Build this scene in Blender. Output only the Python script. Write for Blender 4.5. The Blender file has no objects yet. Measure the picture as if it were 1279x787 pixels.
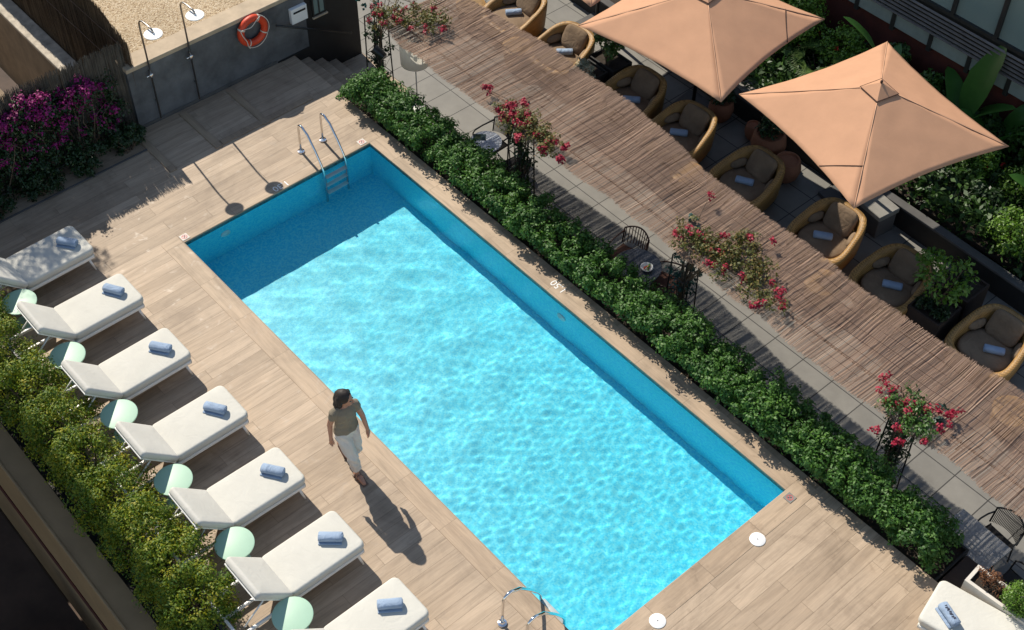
import bpy, bmesh, math, random
import numpy as np
from mathutils import Matrix, Vector, Euler

SC = bpy.context.scene
COL = SC.collection
PI = math.pi
R = math.radians
rng = np.random.default_rng(11)
random.seed(5)

# ------------------------------------------------------------------ materials
def new_mat(name):
    m = bpy.data.materials.new(name); m.use_nodes = True
    nt = m.node_tree
    return m, nt, nt.nodes['Principled BSDF'], nt.nodes['Material Output']

def ramp(nt, stops):
    r = nt.nodes.new('ShaderNodeValToRGB')
    e = r.color_ramp.elements
    while len(e) < len(stops): e.new(0.5)
    for el, (p, c) in zip(e, stops):
        el.position = p; el.color = (*c, 1)
    return r

def coords(nt, scale=(1, 1, 1), rot=(0, 0, 0), kind='Object'):
    t = nt.nodes.new('ShaderNodeTexCoord'); mp = nt.nodes.new('ShaderNodeMapping')
    mp.inputs['Scale'].default_value = scale; mp.inputs['Rotation'].default_value = rot
    nt.links.new(t.outputs[kind], mp.inputs[0])
    return mp.outputs[0]

def noise(nt, vec, scale, detail=4, rough=.6, dist=0):
    n = nt.nodes.new('ShaderNodeTexNoise'); n.inputs['Scale'].default_value = scale
    n.inputs['Detail'].default_value = detail; n.inputs['Roughness'].default_value = rough
    n.inputs['Distortion'].default_value = dist
    if vec is not None: nt.links.new(vec, n.inputs['Vector'])
    return n

def mixc(nt, fac, a, b, mode='MIX'):
    n = nt.nodes.new('ShaderNodeMix'); n.data_type = 'RGBA'; n.blend_type = mode
    for s, v in ((n.inputs[0], fac), (n.inputs[6], a), (n.inputs[7], b)):
        if isinstance(v, (int, float)): s.default_value = v
        elif isinstance(v, tuple): s.default_value = (*v, 1)
        else: nt.links.new(v, s)
    return n.outputs[2]

def bump(nt, bs, h, strength=.3, dist=.01):
    b = nt.nodes.new('ShaderNodeBump'); b.inputs['Strength'].default_value = strength
    b.inputs['Distance'].default_value = dist
    nt.links.new(h, b.inputs['Height']); nt.links.new(b.outputs[0], bs.inputs['Normal'])

def pm(name, c, rough=.7, var=.12, scale=6, metal=0, bmp=0, bscale=60, spec=None):
    m, nt, bs, out = new_mat(name)
    v = coords(nt)
    n = noise(nt, v, scale)
    lo = tuple(max(0, x * (1 - var)) for x in c); hi = tuple(min(1, x * (1 + var)) for x in c)
    r = ramp(nt, [(.3, lo), (.7, hi)])
    nt.links.new(n.outputs[0], r.inputs[0]); nt.links.new(r.outputs[0], bs.inputs['Base Color'])
    bs.inputs['Roughness'].default_value = rough; bs.inputs['Metallic'].default_value = metal
    if spec is not None: bs.inputs['Specular IOR Level'].default_value = spec
    if bmp:
        n2 = noise(nt, v, bscale, 3); bump(nt, bs, n2.outputs[0], bmp)
    return m

def leaf_mat(name, stops, rough=.45, trans=.25, patch=5, pw=.4):
    m, nt, bs, out = new_mat(name)
    g = nt.nodes.new('ShaderNodeNewGeometry')
    nz = noise(nt, coords(nt), patch, 2)
    ma = nt.nodes.new('ShaderNodeMath'); ma.operation = 'MULTIPLY_ADD'; ma.inputs[1].default_value = 1.5; ma.inputs[2].default_value = -.5
    nt.links.new(nz.outputs[0], ma.inputs[0])
    mb_ = nt.nodes.new('ShaderNodeMix'); mb_.data_type = 'FLOAT'; mb_.inputs[0].default_value = pw
    nt.links.new(g.outputs['Random Per Island'], mb_.inputs[2]); nt.links.new(ma.outputs[0], mb_.inputs[3])
    r = ramp(nt, stops); nt.links.new(mb_.outputs[0], r.inputs[0])
    nt.links.new(r.outputs[0], bs.inputs['Base Color']); bs.inputs['Roughness'].default_value = rough
    tr = nt.nodes.new('ShaderNodeBsdfTranslucent'); nt.links.new(r.outputs[0], tr.inputs[0])
    mx = nt.nodes.new('ShaderNodeMixShader'); mx.inputs[0].default_value = trans
    nt.links.new(bs.outputs[0], mx.inputs[1]); nt.links.new(tr.outputs[0], mx.inputs[2])
    nt.links.new(mx.outputs[0], out.inputs[0])
    return m

def plank_mat(name, along_x=False, c1=(.475, .365, .262), c2=(.36, .272, .19), width=1.8, row=.2, dark=(.19, .135, .088)):
    m, nt, bs, out = new_mat(name)
    rot = (0, 0, 0) if along_x else (0, 0, PI / 2)
    v = coords(nt, rot=rot)
    b = nt.nodes.new('ShaderNodeTexBrick')
    b.inputs['Color1'].default_value = (*c1, 1); b.inputs['Color2'].default_value = (*c2, 1)
    b.inputs['Mortar'].default_value = (.19, .14, .09, 1)
    b.inputs['Scale'].default_value = 1; b.inputs['Mortar Size'].default_value = .0021
    b.inputs['Mortar Smooth'].default_value = .1
    b.inputs['Brick Width'].default_value = width; b.inputs['Row Height'].default_value = row
    b.offset = .37
    nt.links.new(v, b.inputs['Vector'])
    # a second brick layout of the same size, black/white, shifts the grain from plank to plank
    b2 = nt.nodes.new('ShaderNodeTexBrick')
    b2.inputs['Color1'].default_value = (0, 0, 0, 1); b2.inputs['Color2'].default_value = (1, 1, 1, 1)
    b2.inputs['Mortar Size'].default_value = 0; b2.inputs['Scale'].default_value = 1
    b2.inputs['Brick Width'].default_value = width; b2.inputs['Row Height'].default_value = row; b2.offset = .37
    nt.links.new(v, b2.inputs['Vector'])
    ad = nt.nodes.new('ShaderNodeVectorMath'); ad.operation = 'MULTIPLY_ADD'
    nt.links.new(b2.outputs[0], ad.inputs[0]); ad.inputs[1].default_value = (7.3, 3.1, 0); nt.links.new(v, ad.inputs[2])
    sc = nt.nodes.new('ShaderNodeMapping'); sc.inputs['Scale'].default_value = (1.1, 11, 1)
    nt.links.new(ad.outputs[0], sc.inputs[0])
    n = noise(nt, sc.outputs[0], 1.0, 6, .62, .6)
    r = ramp(nt, [(.32, (.0, 0, 0)), (.56, (1, 1, 1))]); nt.links.new(n.outputs[0], r.inputs[0])
    col = mixc(nt, .5, b.outputs[0], dark)
    mul = nt.nodes.new('ShaderNodeMath'); mul.operation = 'MULTIPLY'; mul.inputs[1].default_value = .95
    nt.links.new(r.outputs[0], mul.inputs[0])
    c = mixc(nt, mul.outputs[0], col, b.outputs[0])
    sc2 = nt.nodes.new('ShaderNodeMapping'); sc2.inputs['Scale'].default_value = (3, 55, 1)
    nt.links.new(ad.outputs[0], sc2.inputs[0])
    n2 = noise(nt, sc2.outputs[0], 1, 3)
    r2 = ramp(nt, [(.3, (.86, .86, .86)), (.7, (1.06, 1.05, 1.04))]); nt.links.new(n2.outputs[0], r2.inputs[0])
    c = mixc(nt, 1.0, c, r2.outputs[0], 'MULTIPLY')
    n3 = noise(nt, coords(nt), .8, 6, .7, .8)
    r3 = ramp(nt, [(.36, (.80, .79, .78)), (.5, (.97, .97, .97)), (.66, (1.05, 1.04, 1.03))]); nt.links.new(n3.outputs[0], r3.inputs[0])
    c = mixc(nt, 1.0, c, r3.outputs[0], 'MULTIPLY')
    # splash stains
    n4 = noise(nt, coords(nt), 5.5, 5, .6, .6); r4 = ramp(nt, [(.60, (1, 1, 1)), (.68, (.87, .86, .85))]); nt.links.new(n4.outputs[0], r4.inputs[0])
    c = mixc(nt, 1.0, c, r4.outputs[0], 'MULTIPLY')
    rg_ = nt.nodes.new('ShaderNodeMapRange'); rg_.inputs['From Min'].default_value = .60; rg_.inputs['From Max'].default_value = .68
    rg_.inputs['To Min'].default_value = .64; rg_.inputs['To Max'].default_value = .45; nt.links.new(n4.outputs[0], rg_.inputs['Value'])
    nt.links.new(c, bs.inputs['Base Color']); nt.links.new(rg_.outputs[0], bs.inputs['Roughness'])
    iv = nt.nodes.new('ShaderNodeMath'); iv.operation = 'SUBTRACT'; iv.inputs[0].default_value = 1
    nt.links.new(b.outputs['Fac'], iv.inputs[1])
    bump(nt, bs, iv.outputs[0], .5, .004)
    return m

def tile_mat(name, size, c1, c2, mortar, off=(0, 0, 0), ms=.006, rough=.6, blotch=.18):
    m, nt, bs, out = new_mat(name)
    t = nt.nodes.new('ShaderNodeTexCoord'); mp = nt.nodes.new('ShaderNodeMapping')
    mp.inputs['Location'].default_value = off; nt.links.new(t.outputs['Object'], mp.inputs[0])
    b = nt.nodes.new('ShaderNodeTexBrick'); b.offset = 0
    b.inputs['Color1'].default_value = (*c1, 1); b.inputs['Color2'].default_value = (*c2, 1)
    b.inputs['Mortar'].default_value = (*mortar, 1); b.inputs['Scale'].default_value = 1
    b.inputs['Brick Width'].default_value = size; b.inputs['Row Height'].default_value = size
    b.inputs['Mortar Size'].default_value = ms; nt.links.new(mp.outputs[0], b.inputs['Vector'])
    n = noise(nt, mp.outputs[0], 2.3, 6, .65)
    r = ramp(nt, [(.3, (1 - blotch,) * 3), (.7, (1 + blotch * .5,) * 3)]); nt.links.new(n.outputs[0], r.inputs[0])
    c = mixc(nt, 1.0, b.outputs[0], r.outputs[0], 'MULTIPLY')
    nt.links.new(c, bs.inputs['Base Color']); bs.inputs['Roughness'].default_value = rough
    return m

def mosaic_mat(name, stops, size=.025, rough=.35):
    m, nt, bs, out = new_mat(name)
    t = nt.nodes.new('ShaderNodeTexCoord')
    ad = nt.nodes.new('ShaderNodeVectorMath'); ad.operation = 'MULTIPLY_ADD'
    ad.inputs[1].default_value = (1 / size,) * 3; ad.inputs[2].default_value = (.013, .017, .011)
    nt.links.new(t.outputs['Object'], ad.inputs[0])
    fl = nt.nodes.new('ShaderNodeVectorMath'); fl.operation = 'FLOOR'; nt.links.new(ad.outputs[0], fl.inputs[0])
    wn = nt.nodes.new('ShaderNodeTexWhiteNoise'); nt.links.new(fl.outputs[0], wn.inputs['Vector'])
    r = ramp(nt, stops); nt.links.new(wn.outputs['Value'], r.inputs[0])
    nt.links.new(r.outputs[0], bs.inputs['Base Color']); bs.inputs['Roughness'].default_value = rough
    return m

def wicker_mat(name, c):
    m, nt, bs, out = new_mat(name)
    v = coords(nt)
    w = nt.nodes.new('ShaderNodeTexWave'); w.bands_direction = 'Z'; w.inputs['Scale'].default_value = 24
    w.inputs['Distortion'].default_value = 1.2; w.inputs['Detail'].default_value = 1; nt.links.new(v, w.inputs['Vector'])
    w2 = nt.nodes.new('ShaderNodeTexWave'); w2.bands_direction = 'DIAGONAL'; w2.inputs['Scale'].default_value = 19
    nt.links.new(v, w2.inputs['Vector'])
    mu = nt.nodes.new('ShaderNodeMath'); mu.operation = 'MULTIPLY'
    nt.links.new(w.outputs['Fac'], mu.inputs[0]); nt.links.new(w2.outputs['Fac'], mu.inputs[1])
    n = noise(nt, v, 7, 4)
    ad = nt.nodes.new('ShaderNodeMath'); ad.operation = 'MULTIPLY_ADD'; ad.inputs[1].default_value = .6
    nt.links.new(n.outputs[0], ad.inputs[0]); nt.links.new(mu.outputs[0], ad.inputs[2])
    r = ramp(nt, [(.2, tuple(x * .45 for x in c)), (.6, c), (1, tuple(min(1, x * 1.35) for x in c))])
    nt.links.new(ad.outputs[0], r.inputs[0]); nt.links.new(r.outputs[0], bs.inputs['Base Color'])
    bs.inputs['Roughness'].default_value = .5
    bump(nt, bs, mu.outputs[0], .45, .008)
    return m

def fabric_mat(name, c, var=.06, rough=.9, wr=.25):
    m, nt, bs, out = new_mat(name)
    oi = nt.nodes.new('ShaderNodeObjectInfo'); off = nt.nodes.new('ShaderNodeVectorMath'); off.operation = 'MULTIPLY_ADD'
    nt.links.new(oi.outputs['Random'], off.inputs[0]); off.inputs[1].default_value = (37, 19, 23); nt.links.new(coords(nt), off.inputs[2])
    v = off.outputs[0]
    n = noise(nt, v, 3, 5)
    r = ramp(nt, [(.3, tuple(x * (1 - var) for x in c)), (.7, tuple(min(1, x * (1 + var)) for x in c))])
    nt.links.new(n.outputs[0], r.inputs[0]); nt.links.new(r.outputs[0], bs.inputs['Base Color'])
    bs.inputs['Roughness'].default_value = rough; bs.inputs['Specular IOR Level'].default_value = .2
    n2 = noise(nt, v, 5, 4, .55, 2.2); bump(nt, bs, n2.outputs[0], wr, .03)
    return m

M = {}
M['deck'] = plank_mat('wood_look_planks')
M['coping'] = plank_mat('coping_planks', True, c1=(.46, .35, .245), c2=(.41, .305, .21), width=.95, row=5)
M['coping_y'] = plank_mat('coping_planks_end', False, c1=(.46, .35, .245), c2=(.41, .305, .21), width=.95, row=5)
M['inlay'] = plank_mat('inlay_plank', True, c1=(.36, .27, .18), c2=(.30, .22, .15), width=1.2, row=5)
M['paving'] = tile_mat('grey_paving', .5655, (.205, .195, .175), (.175, .168, .152), (.03, .028, .026), off=(-.06, -.005 - .5655 * .91, 0), ms=.009)
M['mosaic'] = mosaic_mat('pool_mosaic', [(0, (.04, .68, .93)), (.5, (.09, .78, .97)), (1, (.17, .85, .98))])
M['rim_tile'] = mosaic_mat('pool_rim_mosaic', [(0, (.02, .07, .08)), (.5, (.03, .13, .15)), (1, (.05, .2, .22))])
M['wall_grey'] = pm('grey_render', (.105, .108, .112), .85, .38, 2.6, bmp=.15, bscale=12)
M['black'] = pm('black_paint', (.012, .012, .013), .55, .2)
M['sandstone'] = pm('sand_coping', (.42, .33, .23), .8, .15, 4)
M['gravel'] = None
M['chrome'] = pm('polished_steel', (.82, .82, .82), .08, .03, metal=1)
M['steel'] = pm('brushed_steel', (.38, .36, .34), .3, .1, metal=1)
M['white_metal'] = pm('white_metal', (.78, .77, .74), .35, .03)
M['white'] = pm('white_plastic', (.8, .8, .79), .4, .03)
M['cushion'] = fabric_mat('off_white_canvas', (.58, .565, .51), .045, wr=.2)
M['cushion_back'] = fabric_mat('off_white_back', (.56, .545, .50), .045, wr=.2)
M['towel'] = fabric_mat('blue_towel', (.28, .36, .48), .10, 1.0, .8)
M['towel_pale'] = fabric_mat('pale_towel', (.43, .5, .56), .10, 1.0, .8)
M['mint'] = pm('mint_lacquer', (.335, .52, .395), .45, .03)
M['wicker'] = wicker_mat('honey_wicker', (.37, .205, .062))
M['wicker_top'] = wicker_mat('round_wicker', (.36, .20, .06))
M['taupe'] = fabric_mat('taupe_cushion', (.21, .148, .097), .2, wr=.6)
M['canopy'] = fabric_mat('peach_canvas', (.49, .272, .165), .05, .8, .05)
M['canopy_seam'] = fabric_mat('peach_seam', (.56, .33, .21), .05, .8, .05)
M['cord'] = pm('dark_cord', (.05, .02, .012), .8)
M['terracotta'] = pm('terracotta', (.28, .115, .06), .8, .2, 3)
M['orange'] = pm('orange_foam', (.62, .055, .015), .5, .08)
M['rope'] = pm('white_rope', (.62, .58, .5), .9)
M['black_metal'] = pm('black_metal', (.012, .012, .012), .4, .1)
M['brown_metal'] = pm('brown_metal', (.06, .022, .014), .45, .2)
M['brown_rope'] = pm('brown_rope', (.11, .045, .028), .8, .2)
M['black_rope'] = pm('black_rope', (.02, .018, .017), .8, .2)
M['soil'] = pm('soil', (.03, .021, .014), .95, .4, 20, bmp=.6)
M['planter_dark'] = pm('corten_planter', (.035, .021, .015), .8, .3, 4)
M['planter_black'] = pm('black_planter', (.012, .012, .012), .7, .3, 4)
M['planter_white'] = pm('white_planter', (.6, .56, .5), .7, .08, 5)
M['stone'] = pm('pale_stone', (.22, .21, .19), .85, .15, 5)
M['kerb'] = pm('slate_kerb', (.085, .082, .08), .85, .2, 3)
M['bark'] = pm('bark', (.10, .07, .045), .9, .3, 18)
M['skin'] = pm('skin', (.42, .215, .14), .5, .06)
M['hair'] = pm('dark_hair', (.014, .009, .007), .65, .3, 30)
M['olive'] = fabric_mat('taupe_cloth', (.215, .185, .14), .08, .95, .5)
M['trouser'] = fabric_mat('white_linen', (.62, .58, .53), .05, .95, .5)
M['sandal'] = pm('sandal', (.15, .10, .075), .7)
M['lip'] = pm('lip', (.35, .12, .09), .5)
M['beige_wall'] = pm('beige_render', (.27, .18, .092), .85, .12, 2)
M['brown_floor'] = pm('brown_floor', (.07, .045, .032), .85, .3, 2)
M['ochre_floor'] = pm('ochre_render', (.23, .175, .12), .9, .25, 2.5)
M['stained_white'] = pm('stained_white', (.45, .4, .33), .9, .35, 5)
M['grey_stone'] = pm('rough_grey_wall', (.14, .125, .11), .95, .3, 14, bmp=.9, bscale=45)
M['red_wall'] = pm('red_brown_wall', (.07, .014, .009), .85, .35, 2.5)
M['pale_band'] = pm('pale_band', (.20, .24, .23), .7, .1)
M['louvre'] = pm('louvre_metal', (.13, .12, .115), .5, .2)
M['frame_dark'] = pm('dark_frame', (.02, .02, .02), .5, .2)
M['heather'] = leaf_mat('heather_sticks', [(0, (.055, .036, .022)), (.5, (.11, .075, .045)), (1, (.21, .15, .095))], .9, .05)
M['heather_grey'] = leaf_mat('grey_heather_sticks', [(0, (.06, .052, .042)), (.5, (.12, .105, .088)), (1, (.2, .18, .15))], .9, .05)
M['reed'] = leaf_mat('reed_sticks', [(0, (.21, .13, .092)), (.35, (.325, .215, .152)), (.75, (.42, .285, .205)), (1, (.57, .43, .33))], .8, .22, 1.5, .3)
M['green'] = leaf_mat('glossy_green_leaves', [(0, (.025, .085, .014)), (.45, (.065, .175, .026)), (.75, (.13, .27, .04)), (.93, (.22, .36, .075)), (1, (.26, .20, .06))], .55, .35, 2.5, .45)
M['yellow_green'] = leaf_mat('yellow_green_leaves', [(.02, (.018, .065, .004)), (.28, (.085, .165, .005)), (.5, (.23, .26, .007)), (.8, (.48, .35, .011))], .6, .3, 3.2, .6)
M['dark_green'] = leaf_mat('dark_leaves', [(0, (.01, .03, .008)), (.6, (.025, .06, .015)), (1, (.05, .11, .025))], .45)
M['bed_green'] = leaf_mat('bed_leaves', [(0, (.018, .055, .010)), (.6, (.05, .115, .02)), (1, (.12, .22, .04))], .5, .3)
M['lime'] = leaf_mat('lime_leaves', [(0, (.05, .12, .012)), (.5, (.12, .24, .022)), (1, (.22, .34, .05))], .45)
M['mid_green'] = leaf_mat('mid_leaves', [(0, (.025, .07, .012)), (.5, (.06, .14, .02)), (1, (.12, .21, .04))], .45)
M['silver'] = leaf_mat('silver_leaves', [(0, (.22, .26, .18)), (1, (.62, .64, .52))], .7)
M['rust'] = leaf_mat('dry_leaves', [(0, (.10, .035, .015)), (1, (.30, .14, .06))], .8)
M['autumn'] = leaf_mat('olive_orange_leaves', [(0, (.05, .07, .015)), (.5, (.12, .12, .02)), (.8, (.24, .12, .035)), (1, (.30, .09, .05))], .6)
M['teal_leaf'] = leaf_mat('teal_ivy', [(0, (.01, .04, .03)), (.7, (.02, .09, .075)), (1, (.04, .2, .18))], .4)
M['magenta'] = leaf_mat('magenta_bracts', [(0, (.16, .004, .075)), (.6, (.34, .008, .17)), (1, (.50, .04, .29))], .6)
M['crimson'] = leaf_mat('crimson_bracts', [(0, (.20, .003, .016)), (.6, (.38, .006, .04)), (1, (.52, .02, .08))], .6)
M['red_flower'] = leaf_mat('red_petals', [(0, (.35, .01, .01)), (1, (.6, .03, .02))], .6)
M['banana'] = leaf_mat('banana_leaves', [(0, (.03, .10, .018)), (.6, (.055, .15, .028)), (1, (.10, .2, .04))], .35, .35)
M['palm'] = leaf_mat('palm_leaves', [(0, (.05, .11, .02)), (1, (.16, .24, .05))], .5)
M['red_print'] = pm('red_print', (.55, .05, .06), .6)
M['dark_print'] = pm('dark_print', (.03, .03, .05), .6)
M['teal_book'] = pm('teal_cover', (.012, .05, .055), .4, .5, 25)
M['food_red'] = pm('red_fruit', (.5, .05, .02), .4); M['food_green'] = pm('green_salad', (.12, .26, .04), .5)
M['lamp_white'] = leaf_mat('lamp_shade_white', [(0, (.72, .69, .62)), (1, (.72, .69, .62))], .8, .45)

def gravel():
    m, nt, bs, out = new_mat('gravel')
    v = coords(nt)
    vo = nt.nodes.new('ShaderNodeTexVoronoi'); vo.inputs['Scale'].default_value = 48; nt.links.new(v, vo.inputs['Vector'])
    sep = nt.nodes.new('ShaderNodeSeparateColor'); nt.links.new(vo.outputs['Color'], sep.inputs[0])
    r = ramp(nt, [(0, (.27, .18, .10)), (.25, (.42, .31, .19)), (.6, (.52, .40, .26)), (1, (.62, .52, .38))])
    nt.links.new(sep.outputs[0], r.inputs[0])
    n = noise(nt, v, 1.2, 3); r2 = ramp(nt, [(.3, (.85,) * 3), (.7, (1.05,) * 3)]); nt.links.new(n.outputs[0], r2.inputs[0])
    nt.links.new(mixc(nt, 1.0, r.outputs[0], r2.outputs[0], 'MULTIPLY'), bs.inputs['Base Color'])
    bs.inputs['Roughness'].default_value = .95
    iv = nt.nodes.new('ShaderNodeMath'); iv.operation = 'SUBTRACT'; iv.inputs[0].default_value = 1; nt.links.new(vo.outputs['Distance'], iv.inputs[1])
    bump(nt, bs, iv.outputs[0], .8, .02)
    return m
M['gravel'] = gravel()

def marble(name, base, vein, sc=5):
    m, nt, bs, out = new_mat(name)
    n = noise(nt, coords(nt), sc, 8, .6, 2.2)
    r = ramp(nt, [(.44, base), (.5, vein), (.54, base)]); nt.links.new(n.outputs[0], r.inputs[0])
    nt.links.new(r.outputs[0], bs.inputs['Base Color']); bs.inputs['Roughness'].default_value = .25
    return m
M['marble_white'] = marble('white_marble', (.68, .71, .76), (.33, .38, .45), 9)
M['marble_grey'] = marble('grey_marble', (.25, .245, .235), (.34, .33, .32), 4)
M['marble_dark'] = marble('dark_marble', (.035, .037, .042), (.09, .09, .1), 4)

def glass_pane():
    m, nt, bs, out = new_mat('window_glass')
    n = noise(nt, coords(nt), .6, 2)
    r = ramp(nt, [(.35, (.17, .235, .225)), (.65, (.21, .275, .26))]); nt.links.new(n.outputs[0], r.inputs[0])
    nt.links.new(r.outputs[0], bs.inputs['Base Color']); bs.inputs['Roughness'].default_value = .12
    return m
M['pane'] = glass_pane()

def water_mat():
    m = bpy.data.materials.new('pool_water'); m.use_nodes = True; nt = m.node_tree; nt.nodes.clear()
    g = nt.nodes.new('ShaderNodeBsdfGlass'); g.inputs['IOR'].default_value = 1.333
    g.inputs['Roughness'].default_value = 0; g.inputs['Color'].default_value = (.97, 1, 1, 1)
    o = nt.nodes.new('ShaderNodeOutputMaterial'); nt.links.new(g.outputs[0], o.inputs[0])
    return m
M['water'] = water_mat()

# ------------------------------------------------------------------ objects
def link(o, parent=None):
    COL.objects.link(o)
    if parent is not None: o.parent = parent
    return o

def tag(o, label=None, cat=None, group=None, kind=None):
    if label: o['label'] = label
    if cat: o['category'] = cat
    if group: o['group'] = group
    if kind: o['kind'] = kind
    return o

def empty(name, loc, label, cat, group=None, rz=0):
    o = bpy.data.objects.new(name, None); link(o)
    o.empty_display_size = .1
    o.location = loc; o.rotation_euler = (0, 0, rz)
    return tag(o, label, cat, group)

def copy_tree(o, parent=None):
    c = o.copy(); COL.objects.link(c)
    if parent is not None: c.parent = parent
    for ch in o.children: copy_tree(ch, c)
    return c

class MB:
    """collects shapes; build() links them as one mesh object"""
    def __init__(s): s.v = []; s.f = []
    def add(s, v, f):
        n = len(s.v); s.v += [tuple(p) for p in v]; s.f += [tuple(i + n for i in q) for q in f]
        return s
    def box(s, x0, x1, y0, y1, z0, z1, mat=None):
        v = [(x0, y0, z0), (x1, y0, z0), (x1, y1, z0), (x0, y1, z0), (x0, y0, z1), (x1, y0, z1), (x1, y1, z1), (x0, y1, z1)]
        if mat: v = [mat @ Vector(p) for p in v]
        return s.add(v, [(3, 2, 1, 0), (4, 5, 6, 7), (0, 1, 5, 4), (1, 2, 6, 5), (2, 3, 7, 6), (3, 0, 4, 7)])
    def rbox(s, x0, x1, y0, y1, z0, z1, b=.005, seg=2, mat=None):
        bm = bmesh.new(); bmesh.ops.create_cube(bm, size=1)
        for q in bm.verts: q.co = Vector(((x0 + x1) / 2 + q.co.x * (x1 - x0), (y0 + y1) / 2 + q.co.y * (y1 - y0), (z0 + z1) / 2 + q.co.z * (z1 - z0)))
        bmesh.ops.bevel(bm, geom=bm.edges[:], offset=b, segments=seg, affect='EDGES', profile=.5)
        bm.verts.index_update()
        v = [(mat @ q.co) if mat else q.co.copy() for q in bm.verts]
        f = [[q.index for q in p.verts] for p in bm.faces]; bm.free()
        return s.add(v, f)
    def tube(s, pts, r, n=10, cap=True, flat=1.0):
        pts = [Vector(p) for p in pts]; rr = r if isinstance(r, (list, tuple)) else [r] * len(pts)
        base = len(s.v); up = None
        for i, p in enumerate(pts):
            d = (pts[min(i + 1, len(pts) - 1)] - pts[max(i - 1, 0)])
            d = d.normalized() if d.length > 1e-9 else Vector((0, 0, 1))
            if up is None:
                a = Vector((0, 0, 1)) if abs(d.z) < .9 else Vector((1, 0, 0))
                up = (a - d * a.dot(d)).normalized()
            else:
                up = (up - d * up.dot(d)).normalized()
            sd = d.cross(up)
            for k in range(n):
                t = 2 * PI * k / n
                s.v.append(tuple(p + up * (math.cos(t) * rr[i] * flat) + sd * (math.sin(t) * rr[i])))
        for i in range(len(pts) - 1):
            for k in range(n):
                a = base + i * n + k; b = base + i * n + (k + 1) % n
                s.f.append((a, b, b + n, a + n))
        if cap:
            s.f.append(tuple(base + k for k in reversed(range(n))))
            s.f.append(tuple(base + (len(pts) - 1) * n + k for k in range(n)))
        return s
    def rings(s, rings, cap0=True, cap1=True):
        """rings: list of equal-length loops of points"""
        base = len(s.v); n = len(rings[0])
        for r in rings: s.v += [tuple(p) for p in r]
        for i in range(len(rings) - 1):
            for k in range(n):
                a = base + i * n + k; b = base + i * n + (k + 1) % n
                s.f.append((a, b, b + n, a + n))
        if cap0: s.f.append(tuple(base + k for k in reversed(range(n))))
        if cap1: s.f.append(tuple(base + (len(rings) - 1) * n + k for k in range(n)))
        return s
    def lathe(s, prof, n=28, c=(0, 0), cap0=True, cap1=True, sx=1, sy=1):
        return s.rings([[(c[0] + r * sx * math.cos(2 * PI * k / n), c[1] + r * sy * math.sin(2 * PI * k / n), z) for k in range(n)] for r, z in prof], cap0, cap1)
    def build(s, name, mat, parent=None, smooth=False, sharp=None):
        me = bpy.data.meshes.new(name); me.from_pydata(s.v, [], s.f); me.materials.append(mat); me.update()
        if smooth:
            me.polygons.foreach_set('use_smooth', [True] * len(me.polygons))
            if sharp is not None: me.set_sharp_from_angle(angle=R(sharp))
        o = bpy.data.objects.new(name, me)
        return link(o, parent)

def rrect(lx, ly, r, n=5):
    """rounded rectangle loop centred on 0"""
    pts = []
    for cx, cy, a0 in ((lx / 2 - r, ly / 2 - r, 0), (-lx / 2 + r, ly / 2 - r, 90), (-lx / 2 + r, -ly / 2 + r, 180), (lx / 2 - r, -ly / 2 + r, 270)):
        for k in range(n + 1):
            a = R(a0 + 90 * k / n); pts.append((cx + r * math.cos(a), cy + r * math.sin(a)))
    return pts

def cushion(mb, lx, ly, h, rc, re, dome=.012, mat=None, soft=1.0):
    rings = []
    def ring(inset, z):
        k = max(rc - inset, .004)
        loop = rrect(lx - 2 * inset, ly - 2 * inset, min(k, (lx - 2 * inset) / 2.02, (ly - 2 * inset) / 2.02))
        return [(x, y, z) for x, y in loop]
    ns = 5
    for i in range(ns + 1):
        a = PI / 2 * i / ns; rings.append(ring(re * (1 - math.sin(a)), re * (1 - math.cos(a))))
    for i in range(ns + 1):
        a = PI / 2 * i / ns; rings.append(ring(re * (1 - math.cos(a)), h - re * (1 - math.sin(a))))
    m = min(lx, ly) / 2
    for t in (.35, .6, .85):
        ins = re + (m - re) * t * .92
        rings.append(ring(ins, h + dome * math.sin(t * PI / 2)))
    if mat: rings = [[mat @ Vector(p) for p in r] for r in rings]
    return mb.rings(rings)

def T(x=0, y=0, z=0, rx=0, ry=0, rz=0):
    return Matrix.Translation((x, y, z)) @ Euler((rx, ry, rz)).to_matrix().to_4x4()

def np_mesh(name, V, F, mat, parent=None, smooth=False):
    """V (n,3) F (m,k) numpy arrays"""
    me = bpy.data.meshes.new(name); k = F.shape[1]
    me.vertices.add(len(V)); me.vertices.foreach_set('co', V.astype(np.float32).ravel())
    me.loops.add(F.size); me.loops.foreach_set('vertex_index', F.astype(np.int32).ravel())
    me.polygons.add(len(F)); me.polygons.foreach_set('loop_start', np.arange(0, F.size, k, dtype=np.int32))
    me.update(calc_edges=True)
    if smooth: me.polygons.foreach_set('use_smooth', [True] * len(F))
    me.materials.append(mat)
    return link(bpy.data.objects.new(name, me), parent)

def unit(n):
    d = rng.normal(size=(n, 3)); return d / np.linalg.norm(d, axis=1, keepdims=True)

def leaves(name, P, N, size, mat, parent=None, asp=.5, fold=.12, droop=.0):
    n = len(P)
    N = N / np.linalg.norm(N, axis=1, keepdims=True)
    t = np.cross(N, unit(n)); t /= np.linalg.norm(t, axis=1, keepdims=True) + 1e-9
    w = np.cross(N, t)
    L = (size * rng.uniform(.65, 1.3, n))[:, None]; W = L * asp
    tip = P + t * L - N * L * droop
    mid = P + t * L * .5
    V = np.stack([P, mid + w * W * .5 + N * L * fold, tip, mid - w * W * .5 + N * L * fold], 1).reshape(-1, 3)
    F = np.arange(4 * n).reshape(n, 4)
    return np_mesh(name, V, F, mat, parent)

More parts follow.
